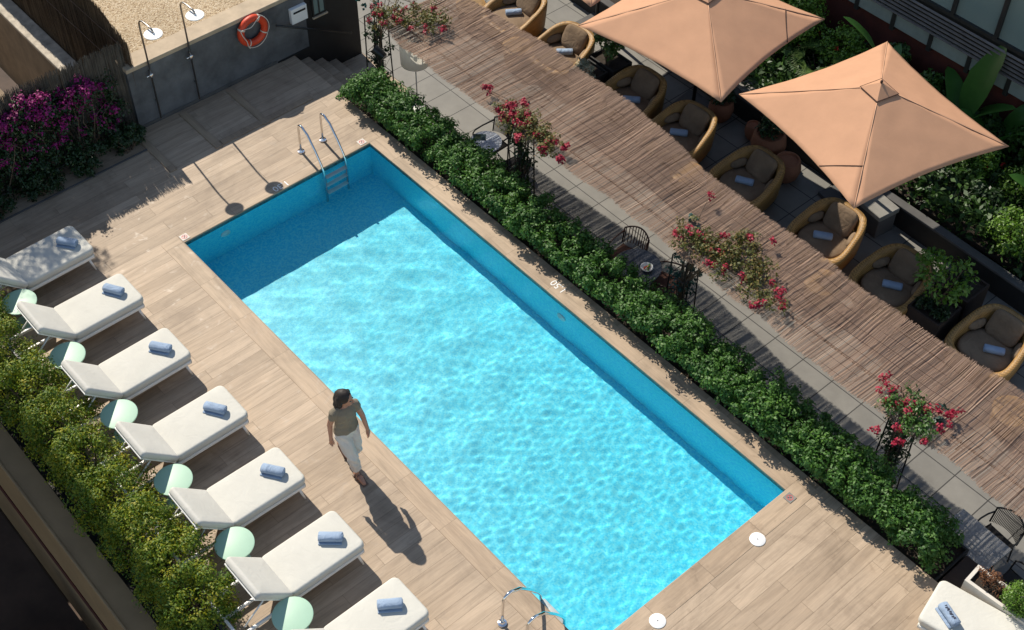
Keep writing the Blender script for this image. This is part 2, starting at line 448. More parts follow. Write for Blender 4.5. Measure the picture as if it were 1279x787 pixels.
def clumps(C, Rad, per, up=.6, squash=1.0, jitter=.6):
    """leaf points around clump centres C (k,3) with radii Rad (k,)"""
    k = len(C); n = k * per
    d = unit(n); r = np.repeat(Rad, per) * rng.uniform(0, 1, n) ** .4
    P = np.repeat(C, per, 0) + d * r[:, None] * np.array([1, 1, squash])
    N = d + np.array([0, 0, up]) + unit(n) * jitter
    return P, N

def in_ellipsoid(n, c, r, shell=.5, zmin=-1):
    d = unit(n * 2); d = d[d[:, 2] > zmin][:n]
    rr = shell + (1 - shell) * rng.uniform(0, 1, len(d)) ** .5
    return np.array(c) + d * rr[:, None] * np.array(r)

def strap(mb, base, az, length, width, rise, arc, seg=5, twist=0):
    """an arching blade"""
    p = Vector(base); el = rise; dirh = Vector((math.cos(az), math.sin(az), 0)); side = Vector((-math.sin(az), math.cos(az), 0))
    L = []; step = length / seg
    for i in range(seg + 1):
        t = i / seg; w = width * (1 - t ** 1.6) * (0.55 + .45 * min(1, t * 4)) + .0015
        L.append((p - side * w / 2, p + side * w / 2))
        p = p + (dirh * math.cos(el) + Vector((0, 0, 1)) * math.sin(el)) * step; el -= arc / seg
    b = len(mb.v)
    for a, c in L: mb.v += [tuple(a), tuple(c)]
    for i in range(seg): mb.f.append((b + 2 * i, b + 2 * i + 1, b + 2 * i + 3, b + 2 * i + 2))

def stems(name, base, tips, r, mat, parent):
    mb = MB()
    for t in tips:
        b = Vector(base) + Vector((random.uniform(-.04, .04), random.uniform(-.04, .04), 0)); t = Vector(t)
        m = (b + t) / 2 + Vector((random.uniform(-.06, .06), random.uniform(-.06, .06), random.uniform(0, .05)))
        mb.tube([b, m, t], [r, r * .7, r * .35], 5)
    return mb.build(name, mat, parent)

# ------------------------------------------------------------------ camera, sky, sun
X = (0.65582817, 0.56616085, -0.49935088); Y = (0.75487555, -0.4854919, 0.44097679); Z = (0.00723298, -0.66615277, -0.74578024)
cam = bpy.data.cameras.new('camera'); co = bpy.data.objects.new('camera', cam); link(co)
co.matrix_world = Matrix(((X[0], -X[1], -X[2], 14.485), (Y[0], -Y[1], -Y[2], -5.997), (Z[0], -Z[1], -Z[2], 15), (0, 0, 0, 1)))
cam.sensor_width = 36; cam.lens = 1701.81 / 1279 * 36; cam.clip_end = 800; SC.camera = co

SUN = Vector((1.02, -.118, -1)).normalized()
wd = bpy.data.worlds.new('World'); SC.world = wd; wd.use_nodes = True
nt = wd.node_tree; sky = nt.nodes.new('ShaderNodeTexSky'); sky.sky_type = 'NISHITA'; sky.sun_disc = False; sky.dust_density = .15; sky.ozone_density = .8
sky.sun_elevation = math.asin(-SUN.z); sky.sun_rotation = math.atan2(-SUN.x, -SUN.y)
nt.nodes['Background'].inputs['Strength'].default_value = .14
nt.links.new(mixc(nt, 1.0, sky.outputs[0], (1.0, .90, .80), 'MULTIPLY'), nt.nodes['Background'].inputs[0])
sl = bpy.data.lights.new('sun', 'SUN'); sl.energy = 4.4; sl.angle = R(.5); sl.color = (1, .92, .79)
sl.cycles.is_caustics_light = True
so = link(bpy.data.objects.new('sun', sl)); so.rotation_euler = SUN.to_track_quat('-Z', 'Y').to_euler(); so.location = (-10, 1, 20)
SC.view_settings.view_transform = 'Standard'; SC.view_settings.look = 'None'
SC.view_settings.exposure = .46; SC.view_settings.gamma = 1
cy = SC.cycles
cy.use_denoising = True; cy.caustics_refractive = True; cy.caustics_reflective = False
cy.max_bounces = 10; cy.transparent_max_bounces = 12

# ------------------------------------------------------------------ the setting
L, W, D, WZ = 9.165, 3.6, -1.06, -.075
def struct(o): return tag(o, kind='structure')
struct(MB().add([(-150, -150, -6), (150, -150, -6), (150, 150, -6), (-150, 150, -6)], [(0, 1, 2, 3)]).build('ground', M['brown_floor']))

def grid_slab(name, xs, ys, z, skip, mat, th=.12):
    mb = MB()
    for i in range(len(xs) - 1):
        for j in range(len(ys) - 1):
            if (i, j) in skip: continue
            mb.add([(xs[i], ys[j], z), (xs[i + 1], ys[j], z), (xs[i + 1], ys[j + 1], z), (xs[i], ys[j + 1], z)], [(0, 1, 2, 3)])
    o = mb.build(name, mat)
    return struct(o)
SX0, SX1, SY0 = -2.75, -1.33, 3.70      # stair opening
CW = .30
grid_slab('deck', [-2.75, -2.2, SX1, 0, L, 15], [-3.14, .8, 1.0, 0 + 2.0, SY0, 3.98][:0] or [-3.14, 0, W, SY0, 3.98], 0,
          {(3, 1), (0, 3), (1, 3)}, M['deck'])
# coping planks round the pool, 4 mm proud of the deck, with a nosing that overhangs the water
cp = MB()
cp.rbox(-.0, L, -CW, .012, -.03, .004, .004, 1)
cp.rbox(0, L, W - .012, W + CW, -.03, .004, .004, 1)
struct(cp.build('coping', M['coping']))
cp2 = MB(); cp2.rbox(L - .012, L + CW, -CW, W + CW, -.03, .0045, .004, 1); cp2.rbox(-.16, .012, -CW, W + CW, -.03, .0045, .004, 1)
struct(cp2.build('coping', M['coping_y']))
# pool shell: rim band above the water line, mosaic walls and floor
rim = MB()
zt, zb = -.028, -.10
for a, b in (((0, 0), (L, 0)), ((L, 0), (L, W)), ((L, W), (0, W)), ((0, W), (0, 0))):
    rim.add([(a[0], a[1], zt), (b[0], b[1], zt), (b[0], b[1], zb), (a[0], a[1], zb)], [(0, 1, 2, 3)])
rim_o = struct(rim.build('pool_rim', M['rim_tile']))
pool = MB(); c4 = [(0, 0), (L, 0), (L, W), (0, W)]
pool.add([(x, y, zb) for x, y in c4] + [(x, y, D) for x, y in c4], [(0, 1, 5, 4), (1, 2, 6, 5), (2, 3, 7, 6), (3, 0, 4, 7), (4, 5, 6, 7)])
pool_o = struct(pool.build('pool', M['mosaic']))
for o in (pool_o, rim_o): o.cycles.is_caustics_receiver = True
# water surface: a fine sheet of real ripples, it refracts the sun into caustics on the floor
nx, ny = 733, 288
xs = np.linspace(0, L, nx + 1); ys = np.linspace(0, W, ny + 1); xx, yy = np.meshgrid(xs, ys, indexing='ij')
zz = np.zeros_like(xx); wr = np.random.default_rng(3)
calm = 1 / (1 + np.exp(-(xx - 3.2) / .9))       # rougher, finer chop at the shallow (far) end
for lam, a_far, a_near, n in ((.95, .0030, .0016, 8), (.46, .0010, .00042, 12), (.25, .00018, .00036, 14), (.14, .00005, .00014, 16)):
    for i in range(n):
        th = wr.uniform(0, 2 * PI); l = lam * wr.uniform(.72, 1.35); k = 2 * PI / l
        s = np.sin(k * (xx * np.cos(th) + yy * np.sin(th)) + wr.uniform(0, 6.28))
        zz += 1.42 / np.sqrt(n) * s * (a_far * (1 - calm) + a_near * calm)
V = np.stack([xx, yy, zz + WZ], -1).reshape(-1, 3)
ii, jj = np.meshgrid(np.arange(nx), np.arange(ny), indexing='ij'); a = (ii * (ny + 1) + jj).ravel()
F = np.stack([a, a + ny + 1, a + ny + 2, a + 1], 1)
wo = struct(np_mesh('water', V, F, M['water'], smooth=True)); wo.cycles.is_caustics_caster = True

# inlaid planks in the shaded strip by the wall
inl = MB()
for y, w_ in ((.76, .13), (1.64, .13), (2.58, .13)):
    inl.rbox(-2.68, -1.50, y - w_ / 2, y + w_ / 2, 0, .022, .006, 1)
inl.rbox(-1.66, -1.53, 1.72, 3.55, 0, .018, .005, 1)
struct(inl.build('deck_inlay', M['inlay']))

# stairs down to the terrace
TZ = -.9
st = MB()
for k in range(5):
    y0 = SY0 + .285 * k; z1 = -.165 * k - .003
    st.rbox(SX0, SX1, y0, y0 + (.30 if k < 4 else .6), TZ - .1, z1 if k else -.003, .006, 1)
struct(st.build('steps', M['deck']))
# terrace paving, gravel roof, courtyards
grid_slab('terrace', [-9, 16], [3.9, 12.2], TZ, set(), M['paving'])
grid_slab('gravel_roof', [-14, -3.0], [1.08, 5.46], 1.16, set(), M['gravel'])
struct(MB().box(-16, -3.6, -6, .35, -2.2, -2.0).build('courtyard', M['ochre_floor']))
struct(MB().box(-4, 16, -16, -4.11, -3.4, -3.2).build('lower_floor', M['brown_floor']))
struct(MB().box(-4, 16, -3.76, -3.2, -1.2, -.55).build('drain_channel', M['kerb']))
# deck edge walls seen below the slab
struct(MB().box(-2.2, 15, -3.2, -3.142, -1.2, -.002).box(SX1 + .002, 11.35, 3.92, 3.978, TZ, -.004).build('deck_edge', M['kerb']))

# --- walls
w1 = empty('grey_wall', (-2.85, 2.6, 0), 'tall grey rendered wall with pale stone coping along the shaded deck end', 'wall')
MB().box(-.1, .1, -1.72, 1.73, -.9, 1.17).build('wall_face', M['wall_grey'], w1)
MB().rbox(-.24, .125, -1.73, 1.74, 1.17, 1.245, .008, 1).build('coping_stone', M['sandstone'], w1)
MB().rbox(.1, .112, -1.70, 1.02, .0, .07, .002, 1).build('skirting', M['kerb'], w1)
w2 = empty('black_wall', (-2.85, 4.9, -.9), 'black painted wall with small dark window beside the stairs', 'wall')
bw = MB(); bw.box(-.1, .1, -.565, .53, 0, 2.12); bw.box(-.9, -.1, .43, .53, 0, 2.12); bw.build('wall_face', M['black'], w2)
MB().box(.1, .116, -1.25, -.567, .05, .93).build('skirting', M['black'], w2)
fr = MB(); fr.box(.101, .125, -.40, -.18, 1.50, 1.53); fr.box(.101, .125, -.43, -.40, 1.5, 2.0); fr.box(.101, .125, -.18, -.15, 1.5, 2.0); fr.box(.101, .125, -.3, -.28, 1.53, 2.0)
f = fr.build('window', M['frame_dark'], w2)
MB().box(.101, .108, -.4, -.18, 1.53, 2.0).build('pane', M['pane'], f)
MB().rbox(.101, .15, -.45, -.13, 1.465, 1.495, .004, 1).build('sill', M['sandstone'], f)
# --- wall fittings
h = empty('handrail', (-2.62, 3.65, .87), 'thin black handrail sloping down the wall above the steps', 'handrail')
MB().tube([(0, 0, 0), (0, 1.51, -.88)], .02, 10).build('rail', M['black_metal'], h, True)
for t in (.12, .9): MB().tube([(0, 1.51 * t, -.88 * t), (-.05, 1.51 * t, -.88 * t - .04), (-.12, 1.51 * t, -.88 * t - .04)], .008, 6).build('bracket', M['black_metal'], h)
b = empty('wall_box', (-2.74, 4.165, .68), 'white metal box with dark slot mounted on the grey wall', 'box')
MB().rbox(-.01, .07, -.165, .165, 0, .30, .008, 2).build('casing', M['white'], b)
MB().rbox(.071, .076, -.12, .13, .20, .24, .002, 1).build('slot', M['black'], b)
for i, (y, z) in enumerate(((3.80, -.06), (4.06, -.2), (4.35, -.36), (4.65, -.52), (4.92, -.68))):
    o = empty('step_light', (-2.735, y, z + .03), ['round steel step light on the black skirting above the top step', 'round steel step light above the second step down', 'round steel step light above the third step, middle one of five',
              'round steel step light above the fourth step down', 'round steel step light above the lowest step, next to the hedge'][i], 'light', 'round step lights along the stair wall')
    mm = T(0, 0, 0, 0, PI / 2, 0)
    a1 = MB().lathe([(.033, .0), (.033, .014), (.024, .016)], 20); a1.v = [tuple(mm @ Vector(p)) for p in a1.v]; a1.build('ring', M['steel'], o, True, 40)
    a2 = MB().lathe([(.023, .005), (.021, .019), (.01, .022)], 16); a2.v = [tuple(mm @ Vector(p)) for p in a2.v]; a2.build('lens', M['white'], o, True)

# lifebuoy
lb = empty('lifebuoy', (-2.66, 3.21, .96), 'orange lifebuoy with white rope hanging on the grey wall', 'lifebuoy')
rg = MB(); NR = 40
rings = []
for i in range(NR):
    a = 2 * PI * i / NR
    rings.append([(.062 * math.sin(t) + 0, (.235 + .062 * math.cos(t)) * math.cos(a), (.235 + .062 * math.cos(t)) * math.sin(a)) for t in [2 * PI * k / 14 for k in range(14)]])
rg.rings(rings + [rings[0]], False, False); rg.build('ring', M['orange'], lb, True)
rp = MB()
for q in range(4):
    a0 = PI / 4 + q * PI / 2 + .3; pts = []
    for k in range(13):
        t = k / 12; a = a0 + t * PI / 2; sag = math.sin(t * PI)
        rad = .30 - (.11 if q in (0, 1) else -.012) * sag
        pts.append((.075 if q in (0, 1) else .03, rad * math.cos(a), rad * math.sin(a) - (.05 * sag if q in (0, 1) else .02 * sag)))
    rp.tube(pts, .008, 6)
rp.build('rope', M['rope'], lb, True)
for q in range(4):
    a = PI / 4 + q * PI / 2 + .3
    ring0 = [(.066 * math.sin(t), .235 + .066 * math.cos(t)) for t in [2 * PI * k / 14 for k in range(14)]]
    MB().rings([[(x_, y_ * math.cos(a + e), y_ * math.sin(a + e)) for x_, y_ in ring0] for e in (-.05, .05)], False, False).build('rope_band', M['rope'], lb, True)
MB().tube([(-.09, 0, .17), (.02, 0, .17), (.03, 0, .2)], .012, 8).build('hook', M['steel'], lb)

# showers
for i, (y, yd) in enumerate(((1.255, -.03), (2.01, -.02))):
    s = empty('shower', (-2.68, y, .1), ['outdoor shower with white disc head nearest the bougainvillea', 'outdoor shower with white disc head nearer the orange lifebuoy'][i], 'shower', 'wall showers on the grey wall')
    arc = [(0, 0, 0), (0, 0, 1.86)] + [(.18 - .18 * math.cos(t), 0, 1.86 + .18 * math.sin(t)) for t in [k * PI / 14 for k in range(1, 8)]] + [(.30, 0, 2.05), (.41, 0, 2.05)] + [(.45, 0, 2.03), (.455, 0, 2.0)]
    MB().tube(arc, .0155, 10).build('pipe', M['steel'], s, True)
    MB().lathe([(.02, 2.0), (.03, 1.985), (.145, 1.978), (.15, 1.97), (.145, 1.962), (.02, 1.96)], 36, (.455, 0)).build('shower_head', M['white'], s, True, 40)
    for z in (.35, .95): MB().tube([(-.07, 0, z), (0, 0, z)], .011, 8).build('bracket', M['steel'], s, True)
    v_ = MB(); v_.rbox(-.03, .03, -.03, .03, .86, .93, .01, 2); v_.tube([(0, -.03, .895), (0, -.08, .895)], .012, 8); v_.build('valve', M['chrome'], s, True)

# added block out of frame, its roof slab shaped to shade the lower left
nb = empty('added_shade_block', (-5.6, -5.2, -6), 'added unseen beige block with a roof slab to shade the lower left', 'building')
MB().box(-9, 0, -14, .0, 0, 15.8).build('wall_face', M['beige_wall'], nb)
MB().rbox(-10, 1.9, -14.1, 2.72, 15.81, 16.06, .02, 1).build('roof', M['sandstone'], nb)

nt2 = empty('added_reflection_tower', (-45, 17.9, -6), 'added unseen tall brown tower that darkens the sky reflection in the pool', 'building')  # added out of view so the water mirrors it instead of bright sky
MB().box(-15, 0, 0, 45, 0, 66).build('wall_face', M['brown_floor'], nt2)
MB().rbox(-15.2, .2, 0, 45.2, 66.01, 66.5, .02, 1).build('roof', M['sandstone'], nt2)
# heather fences and the courtyard beyond
def sticks(name, p0, p1, z0, z1, n, mat, parent, jit=.03, r=.006, top=.06, sag=None):
    mb = MB(); p0 = Vector(p0); p1 = Vector(p1); d = (p1 - p0); nrm = Vector((-d.y, d.x, 0)).normalized()
    for i in range(n):
        t = (i + random.random()) / n; b = p0.lerp(p1, t) + nrm * random.uniform(-jit, jit)
        hh = z1 + random.uniform(-top, top) + (sag(t) if sag else 0)
        l = d.normalized() * random.uniform(-.05, .05) + nrm * random.uniform(-.02, .02)
        mb.tube([(b.x, b.y, z0), (b.x + l.x, b.y + l.y, hh)], [r * random.uniform(.7, 1.4), r * .5], 4, False)
    return mb.build(name, mat, parent)
hf = empty('heather_fence', (-5.7, 1.0, -.1), 'tall brown heather fence between the gravel roof and courtyard', 'fence')
sticks('screen', (-3.8, .01, 0), (2.93, .01, 0), -.1, 2.0, 2600, M['heather'], hf, .025, .007, .05, lambda t: .06 * math.sin(t * 9) - (.28 * max(0, (t - .86) / .14)))
rl = MB()
for z in (1.1, 1.7): rl.tube([(-3.8, -.04, z), (2.9, -.04, z)], .004, 6)
rl.build('wire', M['brown_metal'], hf)
hf2 = empty('heather_fence', (-2.87, -.8, 0), 'grey ragged heather fence directly behind the purple bougainvillea', 'fence')
sticks('screen', (0, -2.6, 0), (0, 1.74, 0), -.05, 1.66, 1900, M['heather_grey'], hf2, .03, .007, .08)
cw = empty('courtyard_wall', (-7.0, .68, -2), 'stained white courtyard wall top beside the brown heather fence', 'wall')
MB().box(-3, 1.95, -.02, .28, 0, 1.92).build('wall_face', M['ochre_floor'], cw)
MB().rbox(-3, 2.0, -.05, .29, 1.921, 2.0, .01, 1).build('coping_stone', M['stained_white'], cw)
db = empty('drain_box', (-5.9, -.45, -2), 'small brown metal hatch with pipe in the courtyard', 'hatch')
MB().rbox(-.14, .14, -.12, .12, .0, .12, .01, 1).build('lid', M['brown_metal'], db)
MB().tube([(-.05, .1, .06), (-.25, .85, .06)], .03, 8).build('pipe', M['brown_metal'], db)

# beige parapet, bottom left, and what lies below it
pw = empty('beige_parapet', (5, -3.88, -3.2), 'shaded beige parapet wall below the yellow-green shrubs', 'wall')
MB().box(-9, 10, -.20, .12, 0, 3.17).build('wall_face', M['beige_wall'], pw)
MB().rbox(-9, 10, -.225, -.19, 3.15, 3.20, .008, 1).build('edge_strip', M['beige_wall'], pw)
MB().box(-9, 10, -.215, -.201, 1.55, 1.75).build('red_band', M['red_wall'], pw)
lw = empty('lower_cabin', (4.4, -5.9, -3.2), 'dark flat-roofed cabin in the shaded courtyard at the bottom left', 'cabin')
MB().box(-2.2, .9, -.9, .65, 0, 1.3).build('wall_face', M['brown_floor'], lw)
MB().rbox(-2.3, 1.0, -1.0, .72, 1.301, 1.38, .01, 1).build('roof', M['brown_floor'], lw)
vt = MB(); vt.lathe([(.06, 1.38), (.06, 1.5), (.09, 1.51), (.09, 1.56)], 14, (-.3, .3)); vt.build('vent', M['black_metal'], lw, True)
rr = empty('black_rail', (3, -3.62, -.4), 'thin black metal rail behind the yellow-green shrubs', 'railing')
q = MB(); q.tube([(-6, 0, .42), (9, 0, .42)], .014, 6)
q.build('rail', M['black_metal'], rr)
q = MB()
for k in range(8): q.tube([(-5.5 + k * 2, 0, 0), (-5.5 + k * 2, 0, .42)], .012, 6)
q.build('baluster', M['black_metal'], rr)

# ------------------------------------------------------------------ loungers
def make_lounger():
    r = bpy.data.objects.new('sun_lounger', None); link(r); r.empty_display_size = .1
    Wd, Z0 = .66, .235     # local: foot at +y, head at -y, hinge at 0
    f_ = MB()
    for sx in (-1, 1): f_.rbox(sx * Wd / 2 - .018, sx * Wd / 2 + .018, -.76, 1.10, Z0, Z0 + .05, .008, 2)
    for y in (-.76, 1.064): f_.rbox(-Wd / 2 + .02, Wd / 2 - .02, y, y + .036, Z0 + .002, Z0 + .048, .008, 2)
    f_.rbox(-Wd / 2 + .02, Wd / 2 - .02, -.02, .016, Z0 + .002, Z0 + .048, .008, 2)
    f_.rbox(-.02, .02, -.73, -.02, Z0 + .004, Z0 + .04, .006, 2)
    f_.build('frame', M['white_metal'], r, True, 35)
    for sx in (-1, 1):
        for y, dy in ((1.02, .05), (-.70, -.05)):
            MB().tube([(sx * (Wd / 2 - .01), y, Z0), (sx * (Wd / 2 + .012), y + dy, 0)], [.02, .014], 8).build('leg', M['white_metal'], r, True)
    MB().rbox(-Wd / 2 - .012, Wd / 2 + .012, .02, 1.12, Z0 - .02, Z0 + .060, .02, 3).build('seat_panel', M['cushion'], r, True, 40)
    mb = MB(); cushion(mb, .70, 1.14, .125, .085, .04, .008, T(0, .575, Z0 + .063))
    mb.build('mattress', M['cushion'], r, True)
    ang = R(48)
    B = T(0, 0, Z0 + .085) @ Matrix.Rotation(-ang, 4, 'X')     # local -y runs up the backrest
    bp = MB(); bp.rbox(-Wd / 2, Wd / 2, -.64, -.0, -.022, .0, .006, 1, B)
    bp.build('backrest_panel', M['white_metal'], r)
    mb = MB(); cushion(mb, .70, .66, .10, .05, .038, .008, B @ T(0, -.332, .001))
    mb.build('backrest_cushion', M['cushion_back'], r, True)
    for sx in (-1, 1):
        p = B @ Vector((sx * .26, -.38, -.02))
        MB().tube([p, (sx * .26, -.62, Z0 + .045)], .011, 8).build('backrest_strut', M['white_metal'], r, True)
    return r
lx = [-.69, .655, 2.02, 3.415, 4.765, 6.07, 7.36]
llab = ['off-white sun lounger half in leaf shadow, nearest the purple bougainvillea',
        'off-white sun lounger second from the bougainvillea, foot level with the pool corner',
        'off-white sun lounger third from the bougainvillea',
        'off-white sun lounger in the middle of the poolside row, fourth from either end',
        'off-white sun lounger just behind the walking woman',
        'off-white sun lounger with its bare rear frame showing past the shrubs',
        'off-white sun lounger cut by the bottom edge, last of the poolside row']
proto = make_lounger()
for i, x in enumerate(lx):
    o = proto if i == 0 else copy_tree(proto)
    o.location = (x, -2.385 + [0, .05, .0, .02, 0, -.02, -.01][i], 0); o.rotation_euler.z = R([1, 0, .6, 0, -.5, 0, .3][i])
    tag(o, llab[i], 'sun lounger', 'sun loungers along the pool')
o = copy_tree(proto); tag(o, 'off-white sun lounger standing alone beside the white planter', 'sun lounger', 'sun loungers along the pool')
ang = R(13); o.rotation_euler.z = ang + PI / 2
ft = Vector((11.50, 3.46, 0)); ax = Vector((-math.cos(ang), -math.sin(ang), 0)); o.location = ft - ax * 1.14

# rolled towels
def towel_mesh(name, mat, lz=.31, r=.062):
    mb = MB(); n = 24
    prof = []
    for t in np.linspace(0, 2 * PI, n, endpoint=False):
        rr_ = r * (1 + .05 * math.sin(3 * t + .6)); zf = math.sin(t) * rr_ * .88
        prof.append((math.cos(t) * rr_ * 1.08, zf + r * .86))
    rings = []
    for u, s_ in ((-.5, .55), (-.49, .85), (-.46, 1), (-.2, 1.01), (.05, .99), (.25, 1.02), (.46, 1), (.49, .85), (.5, .55)):
        rings.append([(u * lz, a_ * s_, (b_ - r * .86) * s_ + r * .86) for a_, b_ in prof])
    mb.rings(rings)
    o_ = mb.build(name, mat, None, True)
    fl = MB()     # the loose outer end lying along the roll
    fl.rbox(-lz * .49, lz * .47, -.092, -.03, .002, .020, .008, 2)
    fl.build('loose_end', mat, o_, True)
    sp = MB(); pts = []
    for k in range(40):
        t = k * .42; rad = .006 + .0011 * k
        pts.append((lz * .5 + .0015, math.cos(t) * rad, math.sin(t) * rad * .9 + r * .86))
    sp.tube(pts, .0035, 5); sp.build('roll_spiral', M['dark_print'] if False else mat, o_, True)
    return o_
tow = towel_mesh('rolled_towel', M['towel'])
tp = [(-.68, -1.50, 37), (.63, -1.47, 31), (2.02, -1.53, 36), (3.43, -1.54, 33), (4.78, -1.53, 35), (6.09, -1.56, 49), (7.32, -1.575, 55), (11.80, 3.41, -19)]
tlab = ['rolled blue towel on the half-shaded lounger by the bougainvillea', 'rolled blue towel on the second lounger from the bougainvillea',
        'rolled blue towel on the third lounger from the bougainvillea', 'rolled blue towel on the middle lounger of the poolside row',
        'rolled blue towel on the lounger just behind the walking woman', 'rolled blue towel on the lounger whose bare rear frame shows',
        'rolled blue towel on the lounger cut by the bottom edge', 'rolled pale blue towel with dark lettering on the lone lounger by the white planter']
for i, (x, y, a_) in enumerate(tp):
    o = tow if i == 0 else copy_tree(tow)
    o.location = (x, y, .428); o.rotation_euler.z = R(a_)
    tag(o, tlab[i], 'towel', 'rolled towels on loungers and armchairs')
    if i == 7:
        em = MB()
        for k in range(9):
            xk = -.10 + k * .022
            em.rbox(xk, xk + .008 + .006 * (k % 3), -.012 - .01 * (k % 2), .012 + .008 * ((k + 1) % 2), .1055, .1105, .001, 1)
        em.build('lettering', M['dark_print'], o)
tow2 = towel_mesh('rolled_towel', M['towel'], .31, .062)
for ch in list(tow2.children): bpy.data.objects.remove(ch)

# mint side tables
ty = [-2.61, -2.58, -2.56, -2.575, -2.51, -2.535]; tx = [-.07, 1.28, 2.65, 4.045, 5.37, 6.66]
mlab = ['mint green round side table nearest the bougainvillea, between first and second loungers', 'mint green round side table between the second and third loungers',
        'mint green round side table between the third and fourth loungers', 'mint green round side table between the fourth and fifth loungers',
        'mint green round side table between the fifth and sixth loungers', 'mint green round side table at the bottom edge, before the last lounger']
def make_mint():
    r = bpy.data.objects.new('side_table', None); link(r)
    MB().lathe([(.0, .425), (.225, .425), (.247, .43), (.25, .44), (.247, .449), (.235, .452), (.0001, .453)], 48, cap0=False, cap1=False).build('tabletop', M['mint'], r, True, 40)
    MB().lathe([(.025, .02), (.02, .1), (.02, .38), (.06, .424)], 16).build('stem', M['mint'], r, True)
    MB().lathe([(.16, 0), (.16, .008), (.05, .018), (.024, .03)], 32).build('base', M['mint'], r, True, 40)
    return r
mt = make_mint()
for i in range(6):
    o = mt if i == 0 else copy_tree(mt); o.location = (tx[i], ty[i], 0); tag(o, mlab[i], 'side table', 'mint side tables between the loungers')

# ------------------------------------------------------------------ pool fittings
def make_ladder():
    r = bpy.data.objects.new('pool_ladder', None); link(r)    # local: deck at -x, pool at +x, x=0 is the pool wall
    prof = [(-.55, 0, 0), (-.548, 0, .30), (-.54, 0, .44)] + [(-.44 + .10 * math.cos(t), 0, .50 + .11 * math.sin(t)) for t in [PI * (1 - k / 8) for k in range(0, 7)]] + [(-.28, 0, .535), (-.1, 0, .30), (.03, 0, .10), (.075, 0, .0), (.09, 0, -.15), (.09, 0, -1.0)]
    for s in (-.22, .22):
        o_ = MB().tube([(a_, s, c_) for a_, b_, c_ in prof], .021, 12).build('rail', M['chrome'], r, True)
        o_.cycles.is_caustics_receiver = True
        MB().lathe([(.06, .004), (.058, .018), (.03, .026), (.022, .04)], 24, (-.55, s)).build('flange', M['chrome'], r, True, 40)
    for z in (-.2, -.48, -.76):
        o_ = MB().rbox(.055, .135, -.205, .205, z, z + .03, .008, 2).build('tread', M['white'], r, True)
        o_.cycles.is_caustics_receiver = True
    return r
ld = make_ladder(); ld.location = (0, 2.82, .004); tag(ld, 'polished steel pool ladder at the shaded far end of the pool', 'pool ladder', 'pool ladders')
l2 = copy_tree(ld); l2.location = (8.42, 0, .004); l2.rotation_euler.z = PI / 2; tag(l2, 'polished steel pool ladder at the bottom edge near the loungers', 'pool ladder', 'pool ladders')
for i, (x, y) in enumerate(((9.43, 2.73), (9.42, .92))):
    o = empty('skimmer_lid', (x, y, .004), ['round white skimmer lid on the deck nearer the hedge', 'round white skimmer lid on the deck at the bottom edge'][i], 'lid', 'white skimmer lids')
    MB().lathe([(.105, 0), (.105, .004), (.10, .007), (.0001, .008)], 40, cap1=False).build('cover', M['white'], o, True, 40)
    MB().lathe([(.008, .0075), (.008, .011)], 10).build('screw', M['dark_print'], o)
for i, (x, y, a_) in enumerate(((-.085, .075, 0), (-.09, 3.50, 0), (9.275, 3.53, PI / 2))):
    o = empty('pool_sign', (x, y, .006), ['white square no-diving tile at the pool corner near the loungers', 'white square no-diving tile at the pool corner by the hedge start', 'grey-white square no-diving tile at the pool corner by the skimmer lids'][i], 'sign', 'tiles at the pool corners', rz=a_)
    MB().rbox(-.066, .066, -.066, .066, 0, .006, .003, 1).build('plate', M['stone'] if i == 2 else M['planter_white'], o)
    s = MB()   # struck-out diver
    for k in range(20):
        a0, a1 = 2 * PI * k / 20, 2 * PI * (k + 1) / 20
        s.add([(.045 * math.cos(a0), .045 * math.sin(a0), .0075), (.045 * math.cos(a1), .045 * math.sin(a1), .0075), (.037 * math.cos(a1), .037 * math.sin(a1), .0075), (.037 * math.cos(a0), .037 * math.sin(a0), .0075)], [(0, 1, 2, 3)])
    s.box(-.04, .04, -.004, .004, .0065, .0075, T(0, 0, 0, 0, 0, PI / 4))
    s.build('red_ring', M['red_print'], o)
    s = MB(); s.box(-.03, .015, -.006, .006, .0064, .0071, T(0, 0, 0, 0, 0, -PI / 5)); s.box(.01, .022, -.02, -.008, .0064, .0071)
    s.build('diver', M['dark_print'], o)
def text(name, body, loc, rz, size, mat):
    cu = bpy.data.curves.new(name, 'FONT'); cu.body = body; cu.size = size; cu.align_x = 'CENTER'; cu.align_y = 'CENTER'; cu.extrude = .0008
    cu.materials.append(mat); t_ = link(bpy.data.objects.new(name + '_text', cu)); dg = bpy.context.evaluated_depsgraph_get(); dg.update()
    me = bpy.data.meshes.new_from_object(t_.evaluated_get(dg)); bpy.data.objects.remove(t_)
    o_ = link(bpy.data.objects.new(name, me)); o_.location = loc; o_.rotation_euler = (0, 0, rz); return o_
o = text('depth_marking', '1,50', (4.47, 3.78, .0062), PI, .17, M['white']); tag(o, 'white depth number on the coping beside the hedge', 'depth marking')
o = text('depth_marking', '1,30', (-.08, 1.87, .0066), PI / 2 + PI, .17, M['white']); tag(o, 'white depth number on the coping under the shower shadow', 'depth marking')
# underwater lamps
def pool_lamp(loc, rot, lab):
    o_ = empty('pool_lamp', loc, lab, 'pool light', 'underwater lamps'); o_.rotation_euler = rot
    a_ = MB().lathe([(.085, 0), (.085, .012), (.07, .02)], 28).build('ring', M['white'], o_, True, 40)
    b_ = MB().lathe([(.066, .01), (.05, .026), (.0001, .032)], 28, cap1=False).build('lens', M['white'], o_, True)
    for c_ in (a_, b_): c_.cycles.is_caustics_receiver = True
pool_lamp((0, .72, -.38), (0, PI / 2, 0), 'round underwater lamp on the far short wall of the pool')
pool_lamp((4.75, W, -.45), (PI / 2, 0, 0), 'round underwater lamp on the long pool wall below the depth number')

